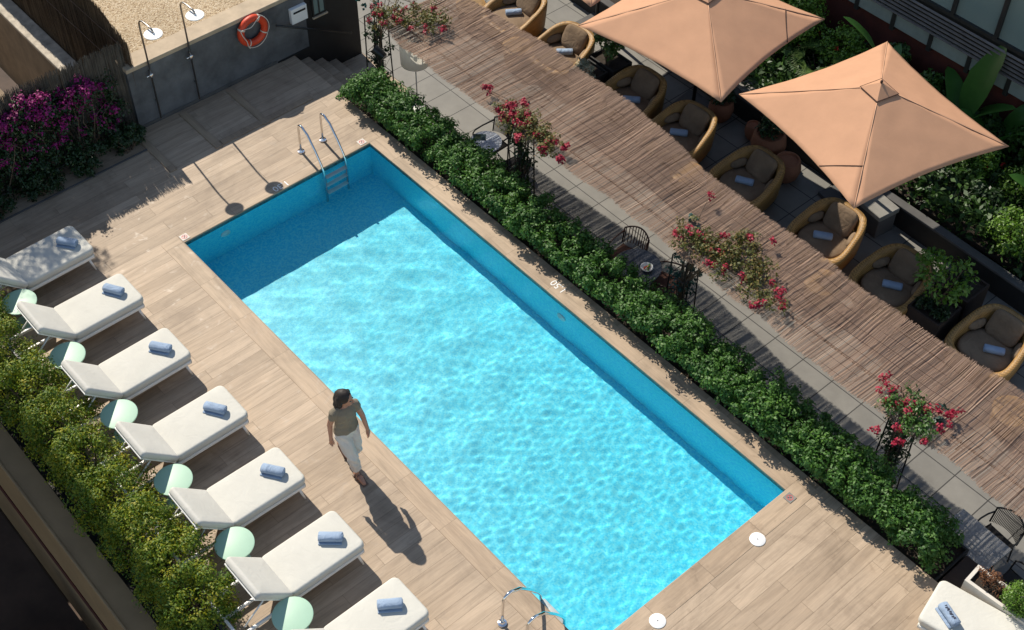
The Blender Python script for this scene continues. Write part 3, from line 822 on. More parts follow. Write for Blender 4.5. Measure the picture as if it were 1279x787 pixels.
# ------------------------------------------------------------------ hedges and plants
def planter_box(name, x0, x1, y0, y1, z0, z1, mat, label, cat='planter', group=None, th=.03):
    cx_, cy_ = (x0 + x1) / 2, (y0 + y1) / 2; a_, b_ = (x1 - x0) / 2, (y1 - y0) / 2
    o_ = empty(name, (cx_, cy_, z0), label, cat, group); hh = z1 - z0
    mb = MB(); mb.box(-a_, a_, -b_, -b_ + th, 0, hh); mb.box(-a_, a_, b_ - th, b_, 0, hh); mb.box(-a_, -a_ + th, -b_ + th, b_ - th, 0, hh); mb.box(a_ - th, a_, -b_ + th, b_ - th, 0, hh)
    mb.build('box', mat, o_)
    MB().box(-a_ + th, a_ - th, -b_ + th, b_ - th, hh * .3, hh - .05).build('soil', M['soil'], o_)
    return o_
planter_box('hedge_planter', -1.3, 11.3, 3.985, 4.72, TZ, -.06, M['planter_black'], 'long dark planter holding the clipped hedge beside the pool', 'planter')
hd = empty('hedge', (5, 4.36, -.06), 'long clipped green hedge between the pool deck and the paved terrace', 'hedge')
C = []; Rd = []
for k in range(1150):
    x = rng.uniform(-1.3, 11.2); t = rng.uniform(); bul = .06 * math.sin(x * 4.1) + .05 * math.sin(x * 7.7 + 1)
    top = .44 + bul * .6
    endf = min(1, (x + 1.25) / .25, (11.25 - x) / .25)
    if t < .5: y, z = rng.uniform(3.96, 4.58), top + rng.uniform(-.06, .05)
    elif t < .78: z = rng.uniform(.06, top); y = 3.93 - bul * .6 + rng.uniform(-.03, .04) + max(0, top - .12 - z) * .75
    else: z = rng.uniform(-.1, top); y = 4.62 + bul * .4 + rng.uniform(-.04, .05)
    C.append((x - 5, y - 4.36, (z * endf + (1 - endf) * .05) + .06)); Rd.append(rng.uniform(.06, .13))
P, N = clumps(np.array(C), np.array(Rd), 70)
P2 = np.stack([rng.uniform(-6.25, 6.2, 9000), rng.uniform(-.3, .25, 9000), rng.uniform(.0, .38, 9000)], 1)
leaves('foliage', np.concatenate([P, P2]), np.concatenate([N, unit(9000)]), .050, M['green'], hd, .55)
sp_ = MB()
for k in range(60):
    x = -6.2 + k * .207; sp_.tube([(x, random.uniform(-.1, .1), -.12), (x + random.uniform(-.08, .08), random.uniform(-.2, .2), .22)], .008, 4, False)
sp_.build('stem', M['bark'], hd)

def shrub(name, loc, r, label, cat='shrub', group=None, mat='green', n=40, per=60, size=.05, zoff=.6, flowers=None, fn=0, stem=True, asp=.5, rc=(.25, .42)):
    o_ = empty(name, loc, label, cat, group)
    c0 = np.array([0, 0, r[2] * zoff])
    Cc = in_ellipsoid(n, c0, np.array(r) * .75, .55, -.8)
    Rr = rng.uniform(rc[0], rc[1], len(Cc)) * min(r)
    P_, N_ = clumps(Cc, Rr, per)
    leaves('foliage', P_, N_, size, M[mat], o_, asp)
    if stem: stems('stem', (0, 0, -.05), Cc[:min(12, len(Cc))], .014, M['bark'], o_)
    if flowers:
        k_ = rng.choice(len(Cc), fn); d_ = unit(fn); d_[:, 2] = np.abs(d_[:, 2])
        Cf = Cc[k_] + d_ * Rr[k_][:, None]
        P_, N_ = clumps(Cf, np.full(fn, .035), 14); leaves('blossom', P_, N_, .04, M[flowers], o_, .8)
    return o_

# left: yellow-green shrubs in a planter
planter_box('shrub_planter', -3.2, 6.05, -3.57, -3.2, -1.15, -.05, M['planter_black'], 'narrow dark planter below the yellow-green shrubs behind the loungers', 'planter')
sx_ = [-1.9, -1.05, -.2, .62, 1.42, 2.2, 2.95, 3.7, 4.45, 5.15, 5.72]
sl_ = ['yellow-green shrub beside the lower corner of the bougainvillea', 'yellow-green shrub behind the first lounger at the left edge', 'yellow-green shrub behind the first mint table',
       'yellow-green shrub behind the second lounger', 'yellow-green shrub behind the second mint table', 'yellow-green shrub behind the third lounger', 'yellow-green shrub behind the third mint table',
       'yellow-green shrub behind the fourth lounger', 'yellow-green shrub with orange tips behind the fifth lounger', 'yellow-green shrub behind the fifth mint table', 'yellow-green shrub at the row end, beside the bare lounger frame']
for i, x in enumerate(sx_):
    shrub('shrub', (x, -3.28 + random.uniform(-.03, .04), -.08), (.54, random.uniform(.62, .70), random.uniform(.64, .76)), sl_[i], 'shrub', 'yellow-green shrubs behind the loungers', 'yellow_green', 80, 110, .038, .62, rc=(.2, .36))

# bougainvillea hedge
planter_box('bougainvillea_bed', -2.80, -2.22, -3.1, .80, -.3, .02, M['kerb'], 'long raised bed under the purple bougainvillea', 'planter')
bg = empty('bougainvillea', (-2.9, -1.0, 0), 'large purple bougainvillea spilling over the deck corner', 'bougainvillea')
C = []; Rd = []
for k in range(430):
    y = rng.uniform(-2.3, 1.62); t = rng.uniform(); prof = 1.33 + .10 * math.sin(y * 3.1 + 1) + .06 * math.sin(y * 7)
    if t < .3: x, z = rng.uniform(-.02, .3), prof + rng.uniform(-.15, .08)
    else:
        z = rng.uniform(.1, prof); x = .22 + (.28 * (1 - z / prof)) + rng.uniform(-.12, .08)
    if y > 1.1: x -= .12
    if y > 1.3 and z > .5 and rng.uniform() < .6: z -= .45
    C.append((x, y, z)); Rd.append(rng.uniform(.07, .16))
C = np.array(C); Rd = np.array(Rd)
P, N = clumps(C, Rd, 55); leaves('foliage', P, N, .05, M['dark_green'], bg, .6)
pw_ = np.clip((C[:, 2] - .3) / 1.0, 0, 1) ** 1.3 * (C[:, 1] < 1.5); ci = rng.choice(len(C), 420, p=pw_ / pw_.sum())
P, N = clumps(C[ci] + np.array([.03, 0, .07]), rng.uniform(.05, .13, len(ci)), 26, .9); leaves('blossom', P, N, .040, M['magenta'], bg, .8)
tw = MB()
for k in range(70):
    y = random.uniform(-2.2, 1.4); x = random.uniform(0, .4); tw.tube([(x, y, .3), (x + random.uniform(-.1, .2), y + random.uniform(-.2, .2), .9), (x + random.uniform(-.1, .35), y + random.uniform(-.3, .3), 1.15 + random.uniform(-.2, .15))], [.012, .007, .003], 4, False)
tw.build('branch', M['bark'], bg)
tr = empty('tree', (-6.9, -1.32, -2), 'leafy tree in the courtyard, outside the view, shading the first lounger', 'tree')
MB().tube([(0, 0, 0), (.05, .02, 3), (.02, .05, 5.6), (0, 0, 7.6)], [.14, .11, .08, .04], 10).build('trunk', M['bark'], tr, True)
Cc = in_ellipsoid(60, (0, 0, 7.6), (1.05, 1.25, .9), .3, -1); P, N = clumps(Cc, rng.uniform(.18, .34, len(Cc)), 60); leaves('crown', P, N, .085, M['mid_green'], tr, .6)
stems('limb', (0, 0, 6.3), Cc[:14], .02, M['bark'], tr)
# low green planting along its foot
for i, (x, y) in enumerate(((-2.42, .5), (-2.38, -.25), (-2.35, -1.05), (-2.34, -1.9))):
    shrub('low_shrub', (x, y, 0), (.2, .42, .34), ['low dark green shrub at the foot of the bougainvillea, next to the grey wall', 'low dark green shrub at the bougainvillea foot, second from the grey wall',
          'low dark green shrub at the bougainvillea foot, third from the grey wall', 'low dark green shrub at the bougainvillea foot by the left edge'][i], 'shrub', 'low shrubs under the bougainvillea', 'dark_green', 30, 50, .05)

# ------------------------------------------------------------------ terrace: reed pergola
pg = empty('reed_pergola', (6, 5.3, TZ), 'long reed mat shade roof over the paved terrace', 'pergola')
nearx = [-1.01, -.16, .52, 1.4, 2.07, 3.21, 4.14, 5.52, 6.82, 7.98, 9.04, 10.54, 11.77, 13.4]; neary = [4.65, 4.57, 4.54, 4.55, 4.62, 4.58, 4.61, 4.64, 4.57, 4.53, 4.51, 4.55, 4.54, 4.5]
farx = [-1.0, -.47, 1.43, 3.26, 5.04, 6.95, 7.91, 8.84, 10.3, 13.4]; fary = [6.2, 6.21, 6.34, 6.37, 6.12, 6.08, 6.01, 6.05, 6.12, 6.2]
RZ = 1.38
def roofz(x, y): return RZ + .022 * math.sin(x * 1.9) + .015 * math.sin(x * 4.3 + y * 1.3) - .03 * math.sin((y - 4.3) / 2 * PI)
pr_ = math.sin
VV = []; FF = []; nb_ = 0
seglen = [(-.05, .36), (.3, .72), (.66, 1.05)]
x = -1.0
while x < 13.4:
    yn = np.interp(x, nearx, neary); yf = np.interp(x, farx, fary)
    yn += random.uniform(-.035, .02) + .02 * math.sin(x * 6); yf += random.uniform(-.02, .035)
    for lay in range(2):
        if random.random() < (.012 if lay == 0 else .78): continue
        if lay == 0: a_, b_ = yn, yf
        else:
            a_ = yn + random.random() * (yf - yn) * .8; b_ = min(yf, a_ + random.uniform(.3, 1.1))
        xj = x + random.uniform(-.004, .004); dx = random.uniform(-.003, .003) + (random.uniform(-.06, .06) if lay else 0); r_ = random.uniform(.0028, .0042)
        z_ = random.uniform(-.004, .006) + lay * .008
        base = len(VV); ns = 4
        for i in range(ns + 1):
            t = i / ns; yy_ = a_ + (b_ - a_) * t; xx_ = xj + dx * t + .01 * math.sin(yy_ * 5 + xj * 3); zz_ = roofz(xx_, yy_) + z_
            for k in range(3):
                an = 2 * PI * k / 3 + .5; VV.append((xx_ - 6 + r_ * math.cos(an), yy_ - 5.3, zz_ - TZ + r_ * math.sin(an)))
        for i in range(ns):
            for k in range(3):
                a0 = base + i * 3 + k; b0 = base + i * 3 + (k + 1) % 3; FF.append((a0, b0, b0 + 3, a0 + 3))
    x += .0062
np_mesh('reed_mat', np.array(VV), np.array(FF), M['reed'], pg)
bw_ = MB()
for k in range(9):
    t = (k + .5) / 9
    for q in range(2):
        bw_.tube([(x_ - 6, (np.interp(x_, nearx, neary) * (1 - t) + np.interp(x_, farx, fary) * t) - 5.3, roofz(x_, 5) - TZ + .012) for x_ in np.linspace(-1, 13.4, 70)], .0016, 3, False); break
bw_.build('binding_wire', M['brown_metal'], pg)
for yy_ in (4.95, 5.85): MB().tube([(-7.05, yy_ - 5.3, RZ - TZ - .075), (7.4, yy_ - 5.3, RZ - TZ - .075)], .013, 8).build('beam', M['bark'], pg, True)
for k in range(6):
    xk = -6.8 + k * 2.85; MB().tube([(xk, -.5, RZ - TZ - .055), (xk, .7, RZ - TZ - .055)], .011, 8).build('rafter', M['bark'], pg, True)

for px_ in (-1.75, 2.15, 5.78, 9.72): MB().tube([(px_ + .0 - 6, 5.20 - 5.3, 0), (px_ - 6, 5.20 - 5.3, RZ - TZ - .02)], .014, 8).build('post', M['black_metal'], pg, True)
# floor lamp with a drum shade under the pergola's end
lm = empty('floor_lamp', (-1.0, 5.36, TZ), 'white drum shade on a thin pole under the end of the reed roof', 'lamp')
MB().lathe([(.25, 1.08), (.255, 1.081), (.27, 1.72), (.265, 1.72)], 40, cap0=False, cap1=False).build('shade', M['lamp_white'], lm, True, 40)
MB().tube([(0, 0, .02), (0, 0, 1.6)], .012, 8).build('pole', M['white_metal'], lm, True)
MB().lathe([(.17, 0), (.17, .018), (.02, .03)], 28).build('base', M['white_metal'], lm, True, 40)
sp1 = empty('spotlight', (-1.35, 4.86, TZ), 'black garden spotlight on a post by the hedge start', 'spotlight')
MB().tube([(0, 0, 0), (0, 0, 1.28)], .016, 8).build('post', M['black_metal'], sp1)
hm = T(0, 0, 1.33, 0, R(60), R(200)); hb = MB().lathe([(.07, -.11), (.075, -.1), (.085, .12), (.075, .12), (.07, .05)], 20); hb.v = [tuple(hm @ Vector(p)) for p in hb.v]
hb.build('lamp_head', M['black_metal'], sp1, True, 40)

# trellis towers with flowering climbers
TR = [(-1.75, 5.12), (2.15, 5.05), (5.78, 5.06), (9.72, 5.08)]
FL = [[(-1.19, 4.76), (-0.93, 4.72), (-0.8, 4.87), (-0.69, 4.83), (-0.83, 5.07), (-0.88, 5.36), (-0.53, 5.42), (-0.45, 5.45), (-0.4, 4.9), (-0.19, 4.98), (0.0, 5.13), (-0.97, 4.5), (-0.77, 4.57)],
      [(2.23, 4.79), (2.28, 4.99), (2.11, 4.65), (2.32, 4.55), (2.67, 4.73), (2.66, 4.57), (2.8, 4.37), (2.96, 4.64), (3.25, 4.7), (3.31, 4.49), (3.43, 4.77), (1.65, 4.8), (3.59, 4.55), (2.45, 4.7), (2.5, 4.85), (2.2, 4.72), (2.42, 4.58), (2.35, 4.66)],
      [(5.71, 4.76), (5.83, 4.72), (5.82, 4.94), (5.99, 4.9), (6.2, 4.9), (6.39, 4.83), (6.47, 4.93), (6.3, 5.21), (6.51, 5.39), (6.76, 5.7), (5.59, 5.61), (6.61, 4.66), (6.75, 4.72), (6.98, 4.87), (7.47, 4.58), (7.38, 4.99), (7.52, 5.0), (7.55, 4.73), (7.72, 4.78), (6.47, 4.62), (7.45, 4.52), (7.6, 4.9)],
      [(9.36, 4.91), (9.55, 4.81), (9.57, 4.58), (9.73, 4.67), (9.85, 4.81), (9.91, 4.83), (9.93, 4.61), (9.97, 4.36), (10.06, 4.85), (10.15, 5.0), (10.25, 5.0), (10.32, 5.1), (10.35, 4.75), (9.83, 4.11), (10.31, 4.44), (10.14, 4.19)]]
SPR = [[(-.9, 4.8, .3), (-.6, 5.1, .35), (-.3, 5.25, .3)], [(2.35, 4.7, .3), (2.7, 4.65, .32), (3.0, 4.65, .28), (3.3, 4.6, .2)], [(5.95, 4.85, .3), (6.3, 4.95, .36), (6.7, 4.85, .36), (6.55, 5.3, .32), (7.0, 5.1, .25), (7.3, 4.8, .3)], [(9.75, 4.7, .26), (10.0, 4.75, .28), (10.15, 4.55, .26)]]
wh = ['beside the hedge start', 'by the white marble table', 'by the dark round table', 'nearest the square grey table']
for i, (tx_, ty_) in enumerate(TR):
    t = empty('trellis', (tx_, ty_, TZ), 'black metal trellis tower ' + wh[i], 'trellis', 'trellis towers on the terrace')
    for sx in (-1, 1):
        for sy in (-1, 1): MB().tube([(sx * .17, sy * .17, .0), (sx * .14, sy * .14, 1.75)], .012, 6).build('post', M['black_metal'], t)
    cb = MB()
    for z in (.55, .95, 1.35, 1.75):
        k = .17 - .03 * z / 1.75
        for a_, b_ in (((-k, -k), (k, -k)), ((k, -k), (k, k)), ((k, k), (-k, k)), ((-k, k), (-k, -k))): cb.tube([(*a_, z), (*b_, z)], .007, 5)
    for z in (.55, .95, 1.35):
        k = .165; cb.tube([(k, -k, z), (k, k, z + .4)], .004, 4); cb.tube([(-k, -k, z), (k, -k, z + .4)], .004, 4)
    cb.build('crossbar', M['black_metal'], t)
    pt = empty('flower_pot', (tx_, ty_, TZ), 'terracotta flower pot inside the trellis tower ' + wh[i], 'pot', 'pots in the trellis towers')
    MB().lathe([(.11, 0), (.15, .30), (.165, .30), (.165, .36), (.145, .36), (.14, .3)], 24).build('body', M['terracotta'], pt, True, 40)
    MB().lathe([(.139, .30), (.0001, .31)], 20, cap1=False).build('soil', M['soil'], pt)
    cl = empty('bougainvillea', (tx_, ty_, TZ + .3), ['straggly pink bougainvillea climbing over the start of the reed roof', 'bright crimson bougainvillea on the reed roof by the white marble table',
               'wide straggly bougainvillea spread over the reed roof by the dark round table', 'red-flowered bougainvillea at the reed roof edge near the square grey table'][i], 'bougainvillea', 'bougainvilleas on the trellis towers')
    tb = MB(); zr = RZ - TZ - .3
    for k, (fx, fy) in enumerate(FL[i]):
        p = Vector((fx - tx_, fy - ty_, zr + .12))
        tb.tube([(random.uniform(-.05, .05), random.uniform(-.05, .05), 0), (random.uniform(-.08, .08), random.uniform(-.08, .08), .9), (p.x * .4, p.y * .5, zr + .05), p], [.011, .009, .006, .003], 5, False)
    tb.build('branch', M['bark'], cl)
    Cc = []; Rr = []
    for (fx, fy, r_) in SPR[i]:
        nn = int(24 * r_ / .3)
        for k in range(nn): Cc.append((fx - tx_ + rng.normal() * r_ * .5, fy - ty_ + rng.normal() * r_ * .4, zr + .08 + rng.uniform(0, .12))); Rr.append(rng.uniform(.05, .1))
    P, N = clumps(np.array(Cc), np.array(Rr), 26); leaves('foliage', P, N, .045, M['autumn' if i in (0, 1, 2) else 'mid_green'], cl, .6)
    Cc = np.array([(rng.uniform(-.17, .17), rng.uniform(-.17, .17), rng.uniform(.25, 1.5)) for k in range(34 if i != 2 else 26)])
    P, N = clumps(Cc, rng.uniform(.05, .09, len(Cc)), 20); leaves('lower_foliage', P, N, .055, M['teal_leaf' if i == 2 else 'dark_green'], cl, .7)
    Cf = []
    for fx, fy in FL[i]:
        for q in range([2, 5, 2, 3][i]): Cf.append((fx - tx_ + rng.normal() * .045, fy - ty_ + rng.normal() * .045, zr + .14 + rng.uniform(-.02, .06)))
    P, N = clumps(np.array(Cf), rng.uniform(.03, .055, len(Cf)), 20 if i != 1 else 26, .9); leaves('blossom', P, N, .038, M['crimson'], cl, .8)
    if i in (0, 2, 3):   # string of teal ivy leaves
        Ct = np.array([(rng.uniform(-.3, .5), rng.uniform(-.3, .25), zr - .05 + rng.uniform(-.15, .1)) for k in range(9)])
        P, N = clumps(Ct, np.full(9, .045), 10, .9); leaves('ivy', P, N, .07, M['teal_leaf'], cl, .9)

# ------------------------------------------------------------------ tables and chairs on the terrace
def round_table(loc, r, h, top, label, name='round_table'):
    t = empty(name, loc, label, 'table')
    MB().lathe([(.0001, h - .03), (r - .01, h - .03), (r, h - .02), (r, h - .006), (r - .006, h), (.0001, h)], 48, cap0=False, cap1=False).build('tabletop', top, t, True, 40)
    MB().lathe([(.025, .02), (.022, .1), (.022, h - .1), (.08, h - .031)], 16).build('stem', M['black_metal'], t, True)
    MB().lathe([(.2, 0), (.2, .012), (.05, .025)], 32).build('base', M['black_metal'], t, True, 40)
    return t
TH = .74
round_table((1.09, 5.2, TZ), .275, TH, M['marble_white'], 'round white marble bistro table behind the hedge')
mn = empty('menu', (.94, 5.19, TZ + TH + .001), 'dark teal menu booklet lying on the white marble table', 'menu', rz=R(-42))
MB().rbox(-.075, .075, -.105, .105, 0, .008, .002, 1).build('cover', M['teal_book'], mn)
MB().rbox(-.05, .05, -.07, .02, .0085, .0095, .0004, 1).build('picture', M['dark_green'], mn)
round_table((4.83, 5.10, TZ), .38, TH, M['marble_dark'], 'round dark stone bistro table behind the hedge')
bl = empty('fruit_bowl', (4.97, 5.16, TZ + TH + .001), 'small bowl of red and green food on the dark round table', 'bowl')
MB().lathe([(.04, 0), (.085, .03), (.1, .055), (.095, .056), (.08, .034), (.0001, .02)], 28, cap1=False).build('dish', M['white'], bl, True)
fd = MB(); fg = MB()
for k in range(14):
    a_ = random.uniform(0, 6.28); rr_ = random.uniform(0, .06); m_ = T(rr_ * math.cos(a_), rr_ * math.sin(a_), .045 + random.uniform(0, .015))
    (fd if k % 2 else fg).rbox(-.017, .017, -.014, .014, -.012, .012, .01, 2, m_)
fd.build('fruit', M['food_red'], bl, True); fg.build('salad', M['food_green'], bl, True)
sq = empty('square_table', (11.2, 4.98, TZ), 'square grey marble table behind the hedge end', 'table', rz=R(-3))
MB().rbox(-.38, .42, -.30, .26, .71, .74, .004, 1).build('tabletop', M['marble_grey'], sq)
MB().rbox(-.05, .05, -.05, .05, .02, .71, .01, 1).build('stem', M['black_metal'], sq)
MB().rbox(-.25, .25, -.22, .22, 0, .02, .006, 1).build('base', M['black_metal'], sq)

def make_chair(name, fm, rm, label, vertical=True):
    r = empty(name, (0, 0, 0), label, 'chair', 'bistro chairs on the terrace')     # local: faces -y
    MB().rbox(-.21, .21, -.21, .2, .425, .445, .008, 2).build('seat', rm, r)
    for sx in (-1, 1):
        MB().tube([(sx * .235, -.23, 0), (sx * .24, -.215, .44), (sx * .25, -.2, .62), (sx * .26, -.14, .65)], .012, 8).build('leg', fm, r, True)
        MB().tube([(sx * .215, .25, 0), (sx * .20, .21, .44)], .012, 8).build('leg', fm, r, True)
        MB().tube([(sx * .26, -.14, .65), (sx * .272, .02, .655), (sx * .262, .14, .66), (sx * .22, .235, .70)], .013, 8).build('armrest', fm, r, True)
    sf = MB()
    for y in (-.21, .2): sf.tube([(-.235 if y < 0 else -.2, y, .43), (.235 if y < 0 else .2, y, .43)], .011, 8)
    for sx in (-1, 1): sf.tube([(sx * .235, -.21, .43), (sx * .2, .2, .43)], .011, 8)
    sf.build('seat_frame', fm, r, True)
    def arcp(u, z): # back curve
        return (u * .23 * (1 + .05 * (z - .5)), .215 + .10 * (1 - u * u) * .8 + (z - .45) * .16, z)
    bf = MB(); bf.tube([arcp(-1, .46)] + [arcp(-1, .7)] + [arcp(u, .80 - .06 * u * u) for u in np.linspace(-1, 1, 15)] + [arcp(1, .7), arcp(1, .46)], .013, 8)
    bf.build('back_frame', fm, r, True)
    bk = MB()
    for u in np.linspace(-.9, .9, 24 if vertical else 10): bk.tube([arcp(u, .46), arcp(u, .62), arcp(u, .80 - .06 * u * u)], .0055 if vertical else .008, 5, False)
    bk.build('backrest', rm, r, True)
    return r
def turn(o, x, y, rz): o.location = (x, y, TZ); o.rotation_euler.z = rz
c1 = make_chair('bistro_chair', M['black_metal'], M['black_rope'], 'black rope-back chair at the far side of the white marble table'); turn(c1, .93, 5.46, R(-2))
c2 = copy_tree(c1); turn(c2, 1.62, 5.30, R(-95)); c2['label'] = 'black open-arm chair between white marble table and crimson bougainvillea'
c3 = make_chair('bistro_chair', M['brown_metal'], M['brown_rope'], 'dark brown slatted chair on the left of the dark round table', False); turn(c3, 4.37, 5.33, R(10))
c4_ = copy_tree(c3); turn(c4_, 5.22, 5.40, R(-62)); c4_['label'] = 'reddish brown slatted chair on the right of the dark round table'
c5 = copy_tree(c1); turn(c5, 11.33, 5.33, R(-6)); c5['label'] = 'black rope-back chair at the square grey marble table'
c6 = copy_tree(c1); turn(c6, 11.95, 4.95, R(-90)); c6['label'] = 'black chair half hidden behind the round boxwood ball'

# white planter with dry plant and box ball, bottom right
wp = planter_box('white_planter', 11.62, 12.9, 3.99, 4.30, -.05, .47, M['planter_white'], 'long white planter with dried brown plant and boxwood ball', 'planter', None, .045)
wp.rotation_euler.z = R(4)
dp = empty('dry_plant', (11.86, 4.17, .40), 'dried rust-brown plant in the white planter', 'plant')
Cc = in_ellipsoid(26, (0, 0, .1), (.19, .12, .12), .3, -.5); P, N = clumps(Cc, np.full(len(Cc), .06), 16); leaves('foliage', P, N, .045, M['rust'], dp, .3)
stems('stem', (0, 0, -.05), Cc[:4], .005, M['bark'], dp)
shrub('boxwood_ball', (12.27, 4.15, .38), (.25, .25, .25), 'clipped round green boxwood ball in the white planter', 'shrub', None, 'lime', 90, 50, .026, .85, rc=(.25, .34))
dk = empty('dark_step', (11.43, 4.33, TZ), 'low brown-black block between hedge end and white planter', 'block')
MB().rbox(-.11, .11, -.35, .32, 0, .82, .01, 1).build('block', M['planter_dark'], dk)

# ------------------------------------------------------------------ lounge area: armchairs
def make_armchair():
    r = bpy.data.objects.new('wicker_armchair', None); link(r)     # faces -y
    n = 56
    def loop(s, zf, flare=1.0):
        pts = []
        for k in range(n):
            t = 2 * PI * k / n; c, s_ = math.cos(t), math.sin(t); e = 2 / 3.1
            x_ = .545 * math.copysign(abs(c) ** e, c); y_ = .585 * math.copysign(abs(s_) ** e, s_)
            x_ *= 1 - .14 * (y_ / .585 + .2)
            pts.append((x_ * s, y_ * s, zf(y_ * s / .585)))
        return pts
    def rimh(v):  # v -1 front .. 1 back
        u = max(0., min(1., (v + 1) / 2)); return .43 + .29 * (u * u * (3 - 2 * u))
    rings = [loop(.80, lambda v: .0), loop(.86, lambda v: .04), loop(.95, lambda v: .16), loop(1.0, lambda v: rimh(v) * .75),
             loop(1.01, lambda v: rimh(v) - .05), loop(1.0, lambda v: rimh(v) - .015), loop(.965, lambda v: rimh(v)), loop(.88, lambda v: rimh(v) + .006), loop(.815, lambda v: rimh(v) - .02),
             loop(.785, lambda v: rimh(v) - .07), loop(.765, lambda v: .26), loop(.70, lambda v: .23)]
    mb = MB(); mb.rings(rings); mb.build('shell', M['wicker'], r, True)
    # seat cushion, rounded and domed
    def pad(sx, sy, e, z0, h, mat_, name, par, N=40, dome=.03):
        m2 = MB(); rs = []
        for ins, z in ((.10, 0), (.03, .012), (0, .045), (0, h - .045), (.03, h - .012), (.1, h), (.3, h + dome * .6), (.7, h + dome)):
            lo = []
            for k in range(N):
                t = 2 * PI * k / N; c, s_ = math.cos(t), math.sin(t)
                lo.append(mat_ @ Vector((sx * (1 - ins) * math.copysign(abs(c) ** e, c), sy * (1 - ins) * math.copysign(abs(s_) ** e, s_), z0 + z)))
            rs.append(lo)
        m2.rings(rs); return m2.build(name, M['taupe'], par, True)
    pad(.415, .375, .74, .24, .14, T(0, -.035, 0), 'seat_cushion', r)
    pad(.27, .23, .48, 0, .10, T(0, .36, .54, R(60), 0, 0), 'back_cushion', r, dome=.02)
    for sx in (-1, 1): pad(.075, .16, .8, 0, .06, T(sx * .385, .17, .46, R(10), R(-sx * 60), R(sx * 10)), 'side_cushion', r, 24, .02)
    return r
ac = [(-1.62, 8.22), (-.16, 8.1), (1.60, 8.17), (2.86, 8.13), (4.40, 8.12), (6.12, 8.14), (7.46, 8.10), (9.24, 8.2)]
alab = ['sunlit wicker tub armchair at the top edge above the reed roof', 'wicker tub armchair between the round wicker table and the silver-leaved planter', 'wicker tub armchair half under the umbrella, right of the silver-leaved planter',
        'wicker tub armchair with a lit patch under the umbrella corner', 'shaded wicker tub armchair below the terracotta pots', 'wicker tub armchair under the tip of the right umbrella',
        'wicker tub armchair left of the lime shrub planter', 'wicker tub armchair with stained cushion near the right edge']
a0 = make_armchair()
for i, (x, y) in enumerate(ac):
    o = a0 if i == 0 else copy_tree(a0); o.location = (x, y, TZ); o.rotation_euler.z = R([-4, 3, 0, 2, -3, 2, -2, 0][i])
    tag(o, alab[i], 'armchair', 'wicker armchairs on the terrace')
wtow = [(-1.66, 8.22, 57), (-.13, 8.13, 50), (1.65, 8.11, 42), (2.82, 8.11, 39), (4.40, 8.06, 28), (6.10, 8.06, 35), (7.52, 8.04, 30), (9.35, 8.14, 31)]
wl = ['rolled pale towel on the sunlit armchair at the top edge', 'rolled blue towel on the armchair left of the silver-leaved planter', 'rolled blue towel on the armchair right of the silver-leaved planter',
      'rolled blue towel on the armchair with the lit patch', 'rolled blue towel on the shaded armchair below the terracotta pots', 'rolled blue towel on the armchair under the right umbrella tip',
      'rolled blue towel on the armchair left of the lime shrub planter', 'rolled blue towel on the stained armchair near the right edge']
for i, (x, y, a_) in enumerate(wtow):
    o = tow2 if i == 0 else copy_tree(tow2); o.location = (x, y, TZ + .395); o.rotation_euler.z = R(a_); tag(o, wl[i], 'towel', 'rolled towels on loungers and armchairs')
wt = [(-2.43, 7.80), (-.86, 7.62), (3.58, 7.52), (6.75, 7.30), (10.2, 7.42)]
wlab = ['round wicker table at the top edge beside the sunlit armchair', 'round wicker table beside the second armchair, half under the reed roof', 'round wicker table peeking past the reed roof between two shaded armchairs',
        'round wicker table seen through the reed roof left of the lime shrub', 'round wicker table seen through the reed roof at the right edge']
def make_pouf():
    r = bpy.data.objects.new('wicker_table', None); link(r)
    MB().lathe([(.21, 0), (.235, .03), (.26, .2), (.27, .36), (.272, .385)], 36).build('body', M['wicker'], r, True, 40)
    MB().lathe([(.274, .386), (.29, .39), (.292, .405), (.28, .415), (.2, .418), (.0001, .418)], 40, cap1=False).build('tabletop', M['wicker_top'], r, True, 40)
    return r
p0 = make_pouf()
for i, (x, y) in enumerate(wt):
    o = p0 if i == 0 else copy_tree(p0); o.location = (x, y, TZ); tag(o, wlab[i], 'wicker table', 'round wicker tables on the terrace')

